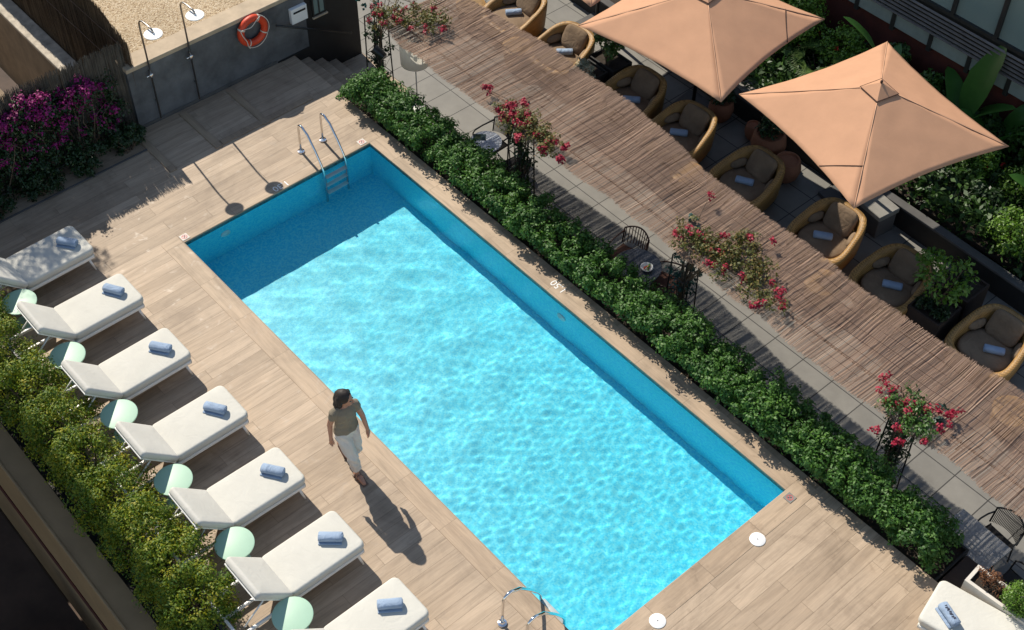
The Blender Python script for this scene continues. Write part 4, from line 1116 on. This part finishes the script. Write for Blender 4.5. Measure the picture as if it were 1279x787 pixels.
# umbrellas
def make_umbrella():
    r = bpy.data.objects.new('parasol', None); link(r)
    hs, zc, za = 1.43, 2.60, 3.24; n = 12
    def pt(u, v):  # u,v -1..1 on the square, edges pulled in, sag between ribs
        m_ = max(abs(u), abs(v)); 
        a_, b_ = (u, v)
        # along an edge the coordinate across it is pulled inwards
        e = 1 - .07 * m_ * (1 - min(abs(u), abs(v)) ** 2 / max(m_ * m_, 1e-6)) 
        z = za - (za - zc) * (m_ ** .96) + (.006 * m_ * (1 - (min(abs(u), abs(v)) / max(m_, 1e-6)) ** 2)) * (1 if m_ > .0 else 0)
        return (a_ * hs * e, b_ * hs * e, z)
    mb = MB(); N_ = 18
    for q in range(4):
        base = len(mb.v); cq, sq_ = round(math.cos(q * PI / 2)), round(math.sin(q * PI / 2))
        for i in range(N_ + 1):
            m_ = max(i / N_, .001)
            for j in range(N_ + 1):
                v_ = (2 * j / N_ - 1) * m_
                mb.v.append(pt(cq * m_ - sq_ * v_, sq_ * m_ + cq * v_))
        for i in range(N_):
            for j in range(N_): a_ = base + i * (N_ + 1) + j; mb.f.append((a_, a_ + N_ + 1, a_ + N_ + 2, a_ + 1))
    for i_, p_ in enumerate(mb.v):
        mb.v[i_] = (p_[0], p_[1], p_[2] + .005 * math.sin(p_[0] * 9 + math.sin(p_[1] * 7)) * math.sin(p_[1] * 8 + 1))
    cnp = mb.build('canopy', M['canopy'], r, True)
    cnp.modifiers.new('weld', 'WELD').merge_threshold = .0005
    me_ = cnp.data; me_.set_sharp_from_angle(angle=R(60))
    for e_ in me_.edges: pass
    cnp.modifiers.clear()
    sol = cnp.modifiers.new('thickness', 'SOLIDIFY'); sol.thickness = .004; sol.offset = -1
    for sx in (-1, 1):
        for sy in (-1, 1):
            MB().tube([Vector(pt(sx * t, sy * t)) + Vector((0, 0, .003)) for t in np.linspace(.14, .995, 14)], .007, 5, True, .5).build('seam', M['canopy_seam'], cnp, True)
    # vent cap with dark piping
    vc = MB(); k = .20
    vc.add([(-k, -k, za - .075), (k, -k, za - .075), (k, k, za - .075), (-k, k, za - .075), (0, 0, za + .075)], [(0, 1, 4), (1, 2, 4), (2, 3, 4), (3, 0, 4), (3, 2, 1, 0)])
    vt_ = vc.build('vent_cap', M['canopy'], r)
    pp = MB(); pp.tube([(-k, -k, za - .073), (k, -k, za - .073), (k, k, za - .073), (-k, k, za - .073), (-k, -k, za - .073)], .007, 5)
    pp.build('piping', M['cord'], vt_)
    MB().lathe([(.018, za + .06), (.022, za + .09), (.012, za + .11)], 12).build('finial', M['cord'], r, True)
    MB().tube([(0, 0, za - .35), (0, 0, za + .05)], .03, 12).build('hub', M['black_metal'], r, True)
    for sx in (-1, 1):
        for sy in (-1, 1): MB().tube([(0, 0, za - .08), (sx * (hs - .06), sy * (hs - .06), zc + .0)], .011, 6).build('rib', M['black_metal'], r, True)
    # tie cord drawn across one corner
    MB().tube([Vector(pt(-.66 - .335 * t, -.66 + .30 * t)) + Vector((0, 0, .008)) for t in np.linspace(0, 1, 6)], .006, 5).build('tie_cord', M['cord'], r, True)
    return r
u0 = make_umbrella()
ul = ['peach square parasol at the right with leaf shadow on its canopy', 'peach square parasol cut by the top edge, middle one', 'peach square parasol whose lower tip shows at the top edge beside the first armchairs']
for i, (x, y, z, a_) in enumerate(((6.13, 8.56, TZ, -13 + 90), (2.78, 8.38, TZ, 187), (-.12, 8.72, TZ, 0))):
    o = u0 if i == 0 else copy_tree(u0); o.location = (x, y, z); o.rotation_euler.z = R(a_); tag(o, ul[i], 'parasol', 'peach parasols over the terrace')
uo = [bpy.context.scene.objects[n_] for n_ in ('parasol', 'parasol.001', 'parasol.002')]
for o in uo:      # side post and carrying arm below the canopy
    mi = Matrix.Rotation(-o.rotation_euler.z, 4, 'Z'); p_ = mi @ Vector((-.62, .82, 0))
    MB().tube([p_, p_ + Vector((0, 0, 2.55))], .035, 12).build('pole', M['black_metal'], o, True)
    MB().tube([p_ + Vector((0, 0, 2.5)), (0, 0, 2.92)], .026, 10).build('arm', M['black_metal'], o, True)
    MB().rbox(p_.x - .3, p_.x + .3, p_.y - .3, p_.y + .3, 0, .08, .01, 2).build('base', M['kerb'], o)

# pots, planters, blocks
for i, (x, y, r_, hh) in enumerate(((2.68, 9.36, .23, .42), (3.42, 9.40, .15, .30), (3.92, 9.22, .31, .55), (4.50, 9.05, .25, .42))):
    o = empty('terracotta_pot', (x, y, TZ), ['terracotta pot between the two big parasols, nearest the stone slab', 'small terracotta pot between the two large ones', 'big round terracotta pot at the left tip of the right parasol', 'terracotta pot half hidden by the right parasol edge'][i], 'pot', 'terracotta pots on the terrace')
    MB().lathe([(r_ * .6, 0), (r_ * .85, hh * .2), (r_, hh * .55), (r_ * .92, hh * .85), (r_ * .8, hh * .97), (r_ * .84, hh), (r_ * .74, hh), (r_ * .7, hh * .9)], 32).build('body', M['terracotta'], o, True, 50)
    MB().lathe([(r_ * .69, hh * .89), (.0001, hh * .9)], 20, cap1=False).build('soil', M['soil'], o)
    if i in (0, 2):
        shrub('potted_plant', (x, y, TZ + hh * .9), (.25, .25, .3), ['dark leafy plant in the pot nearest the stone slab', '', 'dark leafy plant in the big round terracotta pot'][i], 'plant', None, 'dark_green', 16, 40, .07)
for i, (x, y, lx_, ly_, z_) in enumerate(((6.25, 9.28, .24, .2, .5), (2.95, 9.95, .3, .2, .5))):
    o = empty('stone_block', (x, y, TZ), ['pale stone block beside the tip of the right parasol', 'pale stone slab between the two big parasols'][i], 'block', rz=R(-8))
    MB().rbox(-lx_, lx_, -ly_, ly_, 0, z_ - .1, .01, 1).build('plinth', M['kerb'], o); MB().rbox(-lx_ - .02, lx_ + .02, -ly_ - .02, ly_ + .02, z_ - .1, z_, .01, 1).build('slab', M['stone'], o)
planter_box('planter_box', .42, .92, 7.72, 8.22, TZ, -.33, M['planter_black'], 'square dark planter with two silver-leaved plants', 'planter', 'square planters on the terrace')
shrub('silver_plant', (.56, 7.92, -.34), (.15, .15, .17), 'silver-leaved plant on the left in the square dark planter', 'plant', 'silver-leaved plants', 'silver', 12, 26, .05)
shrub('silver_plant', (.80, 7.84, -.34), (.16, .16, .17), 'silver-leaved plant on the right in the square dark planter', 'plant', 'silver-leaved plants', 'silver', 12, 26, .05)
o = shrub('leafy_shrub', (.72, 8.42, -.35), (.36, .32, .5), 'bright green leafy shrub under the left tip of the middle parasol', 'shrub', None, 'mid_green', 34, 40, .075, 1.0)
planter_box('planter_box', .35, 1.0, 8.28, 8.75, TZ, -.33, M['planter_black'], 'dark planter holding the bright shrub behind the silver-leaved plants', 'planter', 'square planters on the terrace')
planter_box('planter_box', 7.98, 8.56, 7.80, 8.38, TZ, -.35, M['planter_dark'], 'square brown planter with lime green shrub between two armchairs', 'planter', 'square planters on the terrace')
planter_box('planter_box', 7.95, 8.55, 8.52, 9.10, TZ, -.35, M['planter_dark'], 'square brown planter behind the lime green shrub', 'planter', 'square planters on the terrace')
shrub('lime_shrub', (8.22, 8.14, -.35), (.62, .5, .46), 'lime green loose shrub in the square brown planter', 'shrub', None, 'lime', 30, 26, .085, 1.35, rc=(.16, .34))
for i, (x, y) in enumerate(((8.12, 7.98), (8.42, 8.0), (8.25, 8.8))):
    shrub('trailing_plant', (x, y, -.38), (.16, .15, .14), ['dark trailing plant in the left of the brown planter', 'dark trailing plant in the right of the brown planter', 'dark trailing plant in the rear brown planter'][i], 'plant', None, 'dark_green', 14, 34, .055)

# raised bed with kerb, and the planting behind
kb = empty('bed_kerb', (6, 9.6, TZ), 'slate grey kerb wall of the raised planting bed', 'kerb', rz=R(-1.3))
MB().box(-8, 9, -.03, .03, 0, .42).build('wall_face', M['planter_black'], kb)
MB().rbox(-8, 9, -.06, .10, .421, .47, .006, 1).build('coping_stone', M['kerb'], kb)
struct(MB().box(-3, 16, 9.85, 11.98, -.6, -.5).build('bed_soil', M['soil']))
def pl(*a, **k): return shrub(*a, **k)
pl('hibiscus', (2.5, 11.35, -.45), (.75, .6, .75), 'tall green hibiscus with red flowers behind the middle parasol', 'shrub', None, 'lime', 90, 60, .065, .9, 'red_flower', 7)
pl('hibiscus', (3.55, 11.45, -.5), (.55, .45, .62), 'green hibiscus bush between the two parasols near the red wall', 'shrub', None, 'lime', 60, 60, .065, .9, 'red_flower', 3)
pl('hibiscus', (1.5, 11.4, -.45), (.6, .55, .7), 'green bush at the top edge right of the middle parasol', 'shrub', None, 'mid_green', 50, 60, .065, .9)
pl('broadleaf_shrub', (4.95, 11.45, -.5), (.42, .36, .55), 'broad-leaved shrub behind the top corner of the right parasol', 'shrub', None, 'mid_green', 30, 26, .14, .9, asp=.75)
pl('broadleaf_shrub', (5.55, 11.2, -.5), (.36, .36, .42), 'small broad-leaved shrub left of the banana plant', 'shrub', None, 'mid_green', 26, 26, .12, .9, asp=.75)
pl('flowering_shrub', (6.85, 11.05, -.5), (.45, .4, .5), 'pale green shrub with small red flowers below the banana plant', 'shrub', None, 'lime', 44, 44, .055, .9, 'red_flower', 4)
pl('flowering_shrub', (7.65, 11.1, -.5), (.45, .4, .45), 'pale green shrub at the right edge below the banana plant', 'shrub', None, 'lime', 40, 40, .055, .9)
pl('citrus_shrub', (8.30, 9.95, -.5), (.52, .40, .50), 'bright green shrub hanging over the slate kerb', 'shrub', None, 'lime', 44, 40, .065, 1.1)
pl('citrus_shrub', (9.05, 10.0, -.5), (.55, .42, .52), 'bright green shrub at the right edge over the slate kerb', 'shrub', None, 'lime', 40, 40, .065, 1.1)
pl('tall_shrub', (9.5, 10.75, -.5), (.5, .45, .7), 'tall bright shrub at the right edge behind the citrus shrubs', 'shrub', None, 'mid_green', 50, 44, .07, .9)
pl('tall_shrub', (8.0, 11.6, -.5), (.6, .4, .8), 'tall leafy shrub at the right edge in front of the louvres', 'shrub', None, 'mid_green', 56, 44, .07, .9, 'red_flower', 3)
for i, (x, y, rx, rz_) in enumerate(((4.45, 11.75, .42, .62), (5.25, 11.8, .4, .5), (6.5, 11.7, .42, .5), (7.25, 11.75, .45, .6))):
    pl('leafy_shrub', (x, y, -.5), (rx, .22, rz_), ['leafy shrub against the red wall behind the top of the right parasol', 'low leafy shrub against the red wall left of the banana plant', 'leafy shrub against the wall between the two banana plants', 'leafy shrub against the wall right of the banana plants'][i], 'shrub', None, 'mid_green' if i % 2 else 'bed_green', 44, 44, .085, .95, asp=.65)
pl('tall_shrub', (.5, 11.3, -.45), (.6, .5, .7), 'tall leafy shrub at the top edge left of the hibiscus', 'shrub', None, 'mid_green', 50, 50, .065, .9)
for i, (x, y) in enumerate(((4.2, 10.9), (4.0, 10.2), (7.4, 10.5), (6.6, 10.35), (5.2, 10.6), (2.2, 10.4))):
    pl('fern_shrub', (x, y, -.5), (.42, .32, .3), ['dark green fern-like shrub between the parasols', 'dark green low shrub behind the stone slab', 'dark green low shrub below the right parasol corner', 'dark green low shrub behind the slate kerb by the parasol tip', 'dark green shrub hidden behind the right parasol', 'dark green shrub behind the middle parasol edge'][i], 'shrub', None, 'dark_green', 34, 40, .08, .8)
def grass(name, loc, n, ln, w, label, mat, rise=(60, 85), arc=(60, 120)):
    o_ = empty(name, loc, label, 'plant'); mb = MB()
    for k in range(n): strap(mb, (random.uniform(-.08, .08), random.uniform(-.08, .08), 0), random.uniform(0, 2 * PI), ln * random.uniform(.6, 1.15), w, R(random.uniform(*rise)), R(random.uniform(*arc)))
    mb.build('blades', M[mat], o_); return o_
gl = [(3.1, 10.55, 60, .62, .022, 'strap-leaved grassy plant between the parasols', 'mid_green'), (3.6, 10.75, 60, .6, .022, 'second strap-leaved plant between the parasols, nearer the palm', 'mid_green'),
      (7.05, 10.15, 80, .6, .018, 'dark grassy plant behind the slate kerb near the parasol corner', 'dark_green'), (7.75, 10.2, 80, .6, .018, 'dark grassy plant behind the slate kerb left of the lime shrub', 'dark_green'), (7.2, 10.75, 70, .6, .02, 'dark grassy plant under the right parasol corner', 'dark_green'),
      (9.6, 9.95, 60, .5, .02, 'grassy plant at the right edge above the kerb', 'mid_green'), (7.7, 10.65, 70, .6, .02, 'dark grassy plant at the right edge', 'dark_green')]
for g in gl: grass('grass_plant', (g[0], g[1], -.5), g[2], g[3], g[4], g[5], g[6])
gp = np.stack([rng.uniform(.5, 12, 17000), rng.uniform(9.75, 11.9, 17000), rng.uniform(-.5, -.05, 17000)], 1)
gp[:, 2] += .12 * np.sin(gp[:, 0] * 5 + np.sin(gp[:, 1] * 7) * 2)
tag(leaves('ground_cover', gp, unit(17000) + np.array([0, 0, .8]), .13, M['bed_green'], None, .45), kind='stuff')
# palm with fan fronds
pa = empty('palm', (3.45, 11.0, -.5), 'small fan palm with yellow-green fronds between the parasols', 'palm')
mb = MB()
for k in range(11):
    az = 2 * PI * k / 11 + random.uniform(-.2, .2); ln = random.uniform(.35, .55); el = R(random.uniform(35, 70))
    tip = Vector((math.cos(az) * math.cos(el), math.sin(az) * math.cos(el), math.sin(el))) * ln + Vector((0, 0, .15))
    for q in range(15):
        a2 = az + R(-75 + 150 * q / 14); strap(mb, tip, a2, .36, .018, R(15), R(50), 4)
mb.build('frond', M['palm'], pa)
mb = MB()
for k in range(11):
    az = 2 * PI * k / 11; mb.tube([(0, 0, .1), (math.cos(az) * .25, math.sin(az) * .25, .5)], .006, 4, False)
mb.tube([(0, 0, 0), (0, 0, .2)], .05, 8); mb.build('trunk', M['bark'], pa)
# banana plant: big paddle leaves
def paddle(mb, base, az, length, width, rise, arc, fold=.14, seg=12, stalk=.25, tear=.0):
    p = Vector(base); el = rise; dh = Vector((math.cos(az), math.sin(az), 0)); side = Vector((-math.sin(az), math.cos(az), 0)); rows = []
    step = (length + stalk) / seg
    for i in range(seg + 1):
        s = i * step; t = max(0, (s - stalk) / length)
        w = .012 if s < stalk else width * .5 * (math.sin(min(1, t) ** .75 * PI) ** .55 if 0 < t < 1 else .02)
        d = dh * math.cos(el) + Vector((0, 0, 1)) * math.sin(el); nrm = side.cross(d) * -1
        if nrm.dot(Vector((0, 0, 1))) < 0 and abs(el) < 1.3: nrm = -nrm
        w1 = w * random.uniform(1 - tear, 1); w2 = w * random.uniform(1 - tear, 1)
        rows.append([p - side * w1 + nrm * w1 * fold, p - side * w1 * .5 + nrm * w1 * fold * .6, p, p + side * w2 * .5 + nrm * w2 * fold * .6, p + side * w2 + nrm * w2 * fold])
        p = p + d * step; el -= arc / seg
    b_ = len(mb.v)
    for r_ in rows: mb.v += [tuple(q) for q in r_]
    for i in range(seg):
        for k in range(4): a_ = b_ + i * 5 + k; mb.f.append((a_, a_ + 1, a_ + 6, a_ + 5))
def banana(loc, spec, label):
    o_ = empty('banana_plant', loc, label, 'banana plant')
    for (az, ln, w, rise, arc, z0) in spec:
        mb_ = MB(); paddle(mb_, (0, 0, z0), R(az), ln, w, R(rise), R(arc), tear=.12); mb_.build('leaf', M['banana'], o_, True)
    MB().tube([(0, 0, 0), (0, 0, .45)], [.07, .05], 10).build('stem', M['mid_green'], o_, True)
    return o_
banana((6.05, 11.55, -.5), [(70, 1.45, .62, 84, 22, .35), (-60, 1.0, .42, 62, 55, .3), (-115, .95, .45, 55, 60, .3), (10, 1.0, .4, 70, 50, .3), (150, .9, .38, 68, 60, .3), (200, .8, .34, 60, 70, .3)], 'tall banana plant with big paddle leaves in front of the windows')
banana((6.75, 11.6, -.5), [(-20, 1.0, .42, 70, 45, .3), (60, .95, .4, 75, 40, .3), (-100, .9, .4, 55, 60, .3), (-160, .75, .34, 62, 60, .3)], 'second banana plant to the right, leaves touching the windows')
banana((4.75, 10.85, -.5), [(-135, 1.25, .34, 78, 50, 1.0), (20, .9, .34, 70, 60, .5), (100, .9, .34, 75, 40, .4)], 'banana plant reaching over the top corner of the right parasol')
banana((8.35, 10.95, -.5), [(-95, .8, .36, 65, 60, .3), (-20, .8, .36, 60, 60, .3), (-160, .8, .34, 60, 60, .3), (80, .8, .34, 70, 50, .3)], 'broad-leaved plant at the right edge above the bright shrub')

# building with windows, top right
bd_ = empty('building', (4, 12.0, TZ), 'shaded building with greenish windows above dark louvres', 'building')
MB().box(-8, 10, .06, .4, 0, 4.5).build('wall_face', M['red_wall'], bd_)
MB().box(-8, 10, -.05, .058, 1.58, 1.85).build('pale_band', M['pale_band'], bd_)
for k in range(9): MB().box(-3.1 + k * .79, -3.02 + k * .79, -.07, .055, 1.5, 1.85).build('band_post', M['frame_dark'], bd_)
lo = MB()
for k in range(6):
    z = 1.88 + k * .078; lo.add([(-8, -.11, z), (10, -.11, z), (10, -.075, z + .016), (-8, -.075, z + .016), (-8, -.11, z - .010), (10, -.11, z - .010)], [(0, 1, 2, 3), (4, 5, 1, 0)])
MB().box(-8, 10, .0, .05, 1.851, 2.33).build('louvre_back', M['black'], bd_)
lo.build('louvre', M['louvre'], bd_)
for k in range(16):
    x0 = -7.5 + k * .86
    w_ = MB(); w_.box(x0, x0 + .86, -.06, .055, 2.33, 2.39); w_.box(x0, x0 + .07, -.06, .055, 2.39, 3.9); w_.box(x0, x0 + .86, -.06, .055, 3.9, 3.96)
    wf = w_.build('window', M['frame_dark'], bd_)
    MB().box(x0 + .07, x0 + .86, .0, .05, 2.39, 3.9).build('pane', M['pane'], wf)

# ------------------------------------------------------------------ the woman
def remesh(parts, voxel, name, mat, parent, smooth_it=6, fac=.5):
    mb = MB()
    for fn in parts: fn(mb)
    me = bpy.data.meshes.new(name); me.from_pydata(mb.v, [], mb.f); me.update()
    tmp = bpy.data.objects.new(name + '_source', me); COL.objects.link(tmp)
    m_ = tmp.modifiers.new('r', 'REMESH'); m_.mode = 'VOXEL'; m_.voxel_size = voxel
    s_ = tmp.modifiers.new('s', 'SMOOTH'); s_.iterations = smooth_it; s_.factor = fac
    dg = bpy.context.evaluated_depsgraph_get(); dg.update()
    me2 = bpy.data.meshes.new_from_object(tmp.evaluated_get(dg)); me2.name = name
    bpy.data.objects.remove(tmp); bpy.data.meshes.remove(me)
    me2.materials.clear(); me2.materials.append(mat); me2.polygons.foreach_set('use_smooth', [True] * len(me2.polygons))
    return link(bpy.data.objects.new(name, me2), parent)
def limb(pts, rad, n=14, flat=1.0):
    """tapered limb with rounded ends"""
    def fn(mb):
        p = [Vector(q) for q in pts]; r = list(rad)
        d0 = (p[0] - p[1]).normalized(); d1 = (p[-1] - p[-2]).normalized()
        pp = [p[0] + d0 * r[0] * .95, p[0] + d0 * r[0] * .7] + p + [p[-1] + d1 * r[-1] * .7, p[-1] + d1 * r[-1] * .95]
        rr_ = [r[0] * .25, r[0] * .72] + r + [r[-1] * .72, r[-1] * .25]
        mb.tube(pp, rr_, n, True, flat)
    return fn
def ell(c, r, n=18, rot=(0, 0, 0)):
    def fn(mb):
        m_ = Matrix.Translation(c) @ Euler(rot).to_matrix().to_4x4()
        rings = []
        for i in range(1, 12):
            ph = -PI / 2 + PI * i / 12
            rings.append([m_ @ Vector((r[0] * math.cos(ph) * math.cos(2 * PI * k / n), r[1] * math.cos(ph) * math.sin(2 * PI * k / n), r[2] * math.sin(ph))) for k in range(n)])
        mb.rings(rings)
    return fn
def stack(levels, n=24):
    """levels: (cx, cy, z, rx, ry)"""
    def fn(mb): mb.rings([[(cx_ + rx * math.cos(2 * PI * k / n), cy_ + ry * math.sin(2 * PI * k / n), z) for k in range(n)] for cx_, cy_, z, rx, ry in levels])
    return fn
wm = empty('person', (5.10, -.57, .004), 'woman in olive top and white trousers walking beside the pool', 'person')
SR, SL = (.03, -.148, 1.345), (.07, .148, 1.345); ER, EL = (-.03, -.195, 1.08), (.12, .21, 1.08); WR, WL = (.0, -.225, .855), (.20, .215, .865)
HR, HL = (.045, -.085, .88), (.01, .085, .88); KR, KL = (.19, -.055, .48), (.10, .075, .47); AR, AL = (.175, -.015, .085), (-.27, .06, .20)
HC = (.075, .02, 1.555)      # head centre, turned towards the pool
body = [stack([(.02, 0, .80, .085, .13), (.025, 0, .90, .10, .155), (.03, 0, 1.02, .085, .12), (.045, 0, 1.14, .088, .125), (.055, 0, 1.26, .10, .15), (.055, 0, 1.34, .085, .15), (.05, 0, 1.40, .06, .09), (.05, 0, 1.42, .05, .055)]),
        limb([(.045, 0, 1.38), (.06, .005, 1.48)], [.05, .045]),
        ell(HC, (.092, .075, .112), rot=(0, R(12), R(30))), ell((HC[0] + .035, HC[1] + .022, HC[2] - .06), (.055, .05, .055)),
        limb([(HC[0] + .085, HC[1] + .05, HC[2] + .005), (HC[0] + .10, HC[1] + .06, HC[2] - .03)], [.009, .014]),
        limb([SR, ER, WR], [.05, .038, .025]), limb([SL, EL, WL], [.05, .038, .025]),
        limb([HR, (.12, -.07, .68), KR, (.185, -.035, .33), AR], [.085, .075, .052, .048, .032]),
        limb([HL, (.06, .08, .68), KL, (-.1, .07, .34), AL], [.085, .075, .052, .048, .032]),
        limb([(AR[0] - .035, AR[1], .04), (AR[0] + .08, AR[1] - .005, .045), (AR[0] + .17, AR[1] - .012, .028)], [.032, .04, .028]),
        limb([(AL[0] - .04, AL[1], .175), (AL[0] + .03, AL[1], .10), (AL[0] + .075, AL[1], .045), (AL[0] + .135, AL[1], .025)], [.03, .036, .034, .022])]
def hand(w, d, side):
    """palm, four curled fingers, thumb; d points down the hand, side points to the thumb"""
    w = Vector(w); d = Vector(d).normalized(); s_ = Vector(side).normalized(); nrm = d.cross(s_).normalized()
    out = [limb([w - d * .02, w + d * .04, w + d * .075], [.023, .034, .033], 12, .6)]
    for k, (off, ln) in enumerate(((.027, .068), (.009, .078), (-.010, .072), (-.027, .055))):
        b_ = w + d * .07 + s_ * off; m_ = b_ + d * ln * .5 + nrm * .006; e_ = b_ + d * ln * .88 + nrm * .022 + s_ * off * .15
        out.append(limb([b_, m_, e_], [.0092, .0085, .007], 8))
    t0 = w + d * .025 + s_ * .022; out.append(limb([t0, t0 + d * .03 + s_ * .024, t0 + d * .06 + s_ * .028 + nrm * .006], [.012, .0105, .008], 8))
    return out
body += hand(WR, (.04, .0, -1), (.9, .2, 0)) + hand(WL, (.12, -.03, -1), (.9, -.3, .1))
remesh(body, .0045, 'body', M['skin'], wm, 5, .45)
# clothes
top = [stack([(.03, 0, .915, .122, .172), (.03, 0, .95, .126, .176), (.035, 0, 1.06, .108, .15), (.045, 0, 1.15, .106, .148), (.055, 0, 1.26, .116, .160), (.055, 0, 1.335, .104, .158), (.052, 0, 1.385, .076, .118), (.05, 0, 1.405, .058, .075)]),
       limb([(.035, -.10, 1.365), (.03, -.150, 1.338), (.015, -.165, 1.25)], [.058, .064, .058]), limb([(.06, .10, 1.365), (.072, .150, 1.338), (.085, .168, 1.27)], [.058, .064, .058])]
tpo = remesh(top, .006, 'top', M['olive'], wm, 4)
trs = [stack([(.02, 0, .76, .075, .10), (.02, 0, .82, .11, .155), (.025, 0, .90, .118, .172), (.03, 0, .97, .104, .15), (.03, 0, 1.0, .1, .145)]),
       limb([HR, (.12, -.07, .68), KR, (.187, -.035, .33), (.178, -.02, .20)], [.1, .095, .078, .072, .068]), limb([HL, (.06, .08, .68), KL, (-.1, .07, .34), (-.20, .062, .26)], [.1, .095, .078, .072, .066])]
tro = remesh(trs, .007, 'trousers', M['trouser'], wm, 4)
def folds(o_, fn):
    me = o_.data; n = len(me.vertices); c = np.empty(n * 3, np.float32); nn = np.empty(n * 3, np.float32)
    me.vertices.foreach_get('co', c); me.vertex_normals.foreach_get('vector', nn)
    c = c.reshape(-1, 3); c += nn.reshape(-1, 3) * fn(c[:, 0], c[:, 1], c[:, 2])[:, None]
    me.vertices.foreach_set('co', c.ravel()); me.update()
folds(tro, lambda x, y, z: .0045 * np.sin(y * 70 + z * 26 + 2 * np.sin(z * 14)) + .004 * np.sin(z * 38 + x * 30))
folds(tpo, lambda x, y, z: (.0045 * np.sin(y * 55 - z * 34 + 1.7 * np.sin(z * 19)) + .003 * np.sin(z * 60 + y * 22)) * np.clip((1.42 - z) * 4, .25, 1))
hx, hy, hz = HC
hair = [ell((hx - .018, hy - .012, hz + .025), (.105, .092, .108), rot=(0, R(12), R(30))), limb([(hx - .07, hy - .03, hz + .03), (hx - .09, hy - .045, hz - .07), (hx - .075, hy - .05, hz - .15)], [.072, .075, .055]), limb([(hx - .05, hy - .075, hz - .02), (hx - .07, hy - .095, hz - .12), (hx - .06, hy - .095, hz - .19)], [.05, .05, .03]),
        limb([(hx - .02, hy - .085, hz + .03), (hx - .01, hy - .092, hz - .05), (hx - .02, hy - .085, hz - .13)], [.04, .045, .03]), limb([(hx - .045, hy + .07, hz + .03), (hx - .045, hy + .075, hz - .05), (hx - .05, hy + .06, hz - .11)], [.035, .035, .022])]
remesh(hair, .006, 'hair', M['hair'], wm, 3)
fwd = Vector((math.cos(R(30)), math.sin(R(30)), -.2)); sd_ = Vector((-math.sin(R(30)), math.cos(R(30)), 0))
for s_ in (-1, 1):
    e_ = MB(); ell(tuple(Vector(HC) + fwd * .082 + sd_ * s_ * .03 + Vector((0, 0, .018))), (.012, .014, .007))(e_); e_.build('eye', M['hair'], wm, True)
e_ = MB(); ell(tuple(Vector(HC) + fwd * .088 + Vector((0, 0, -.045))), (.012, .022, .007), rot=(0, 0, R(30)))(e_); e_.build('lips', M['lip'], wm, True)
for (ax_, ay_, z0, pitch) in ((AR[0], AR[1], 0, 0), (AL[0], AL[1], .0, R(48))):
    sd = MB(); mm = (T(ax_ + .135, ay_ - .006, .012, 0, 0, 0) if pitch == 0 else T(ax_ + .10, ay_, .02, 0, pitch, 0))
    def slab(x0, x1, w): sd.rbox(x0, x1, -w, w, -.010, .008, .006, 2, mm)
    slab(-.185, .075, .043) if pitch == 0 else slab(-.19, .02, .04)
    if pitch:
        sd.rbox(ax_ + .085, ax_ + .16, ay_ - .04, ay_ + .04, .0, .014, .005, 2)
    sd.build('sandal', M['sandal'], wm, True, 40)
    if pitch == 0:
        stp = MB()
        for xk, hh in ((.005, .075), (.055, .062), (.10, .05)):
            stp.tube([(ax_ + xk, ay_ - .005 + .046 * math.cos(t), .012 + hh * math.sin(t)) for t in np.linspace(0, PI, 9)], .013, 6, True, .6)
        stp.build('strap', M['sandal'], wm, True)
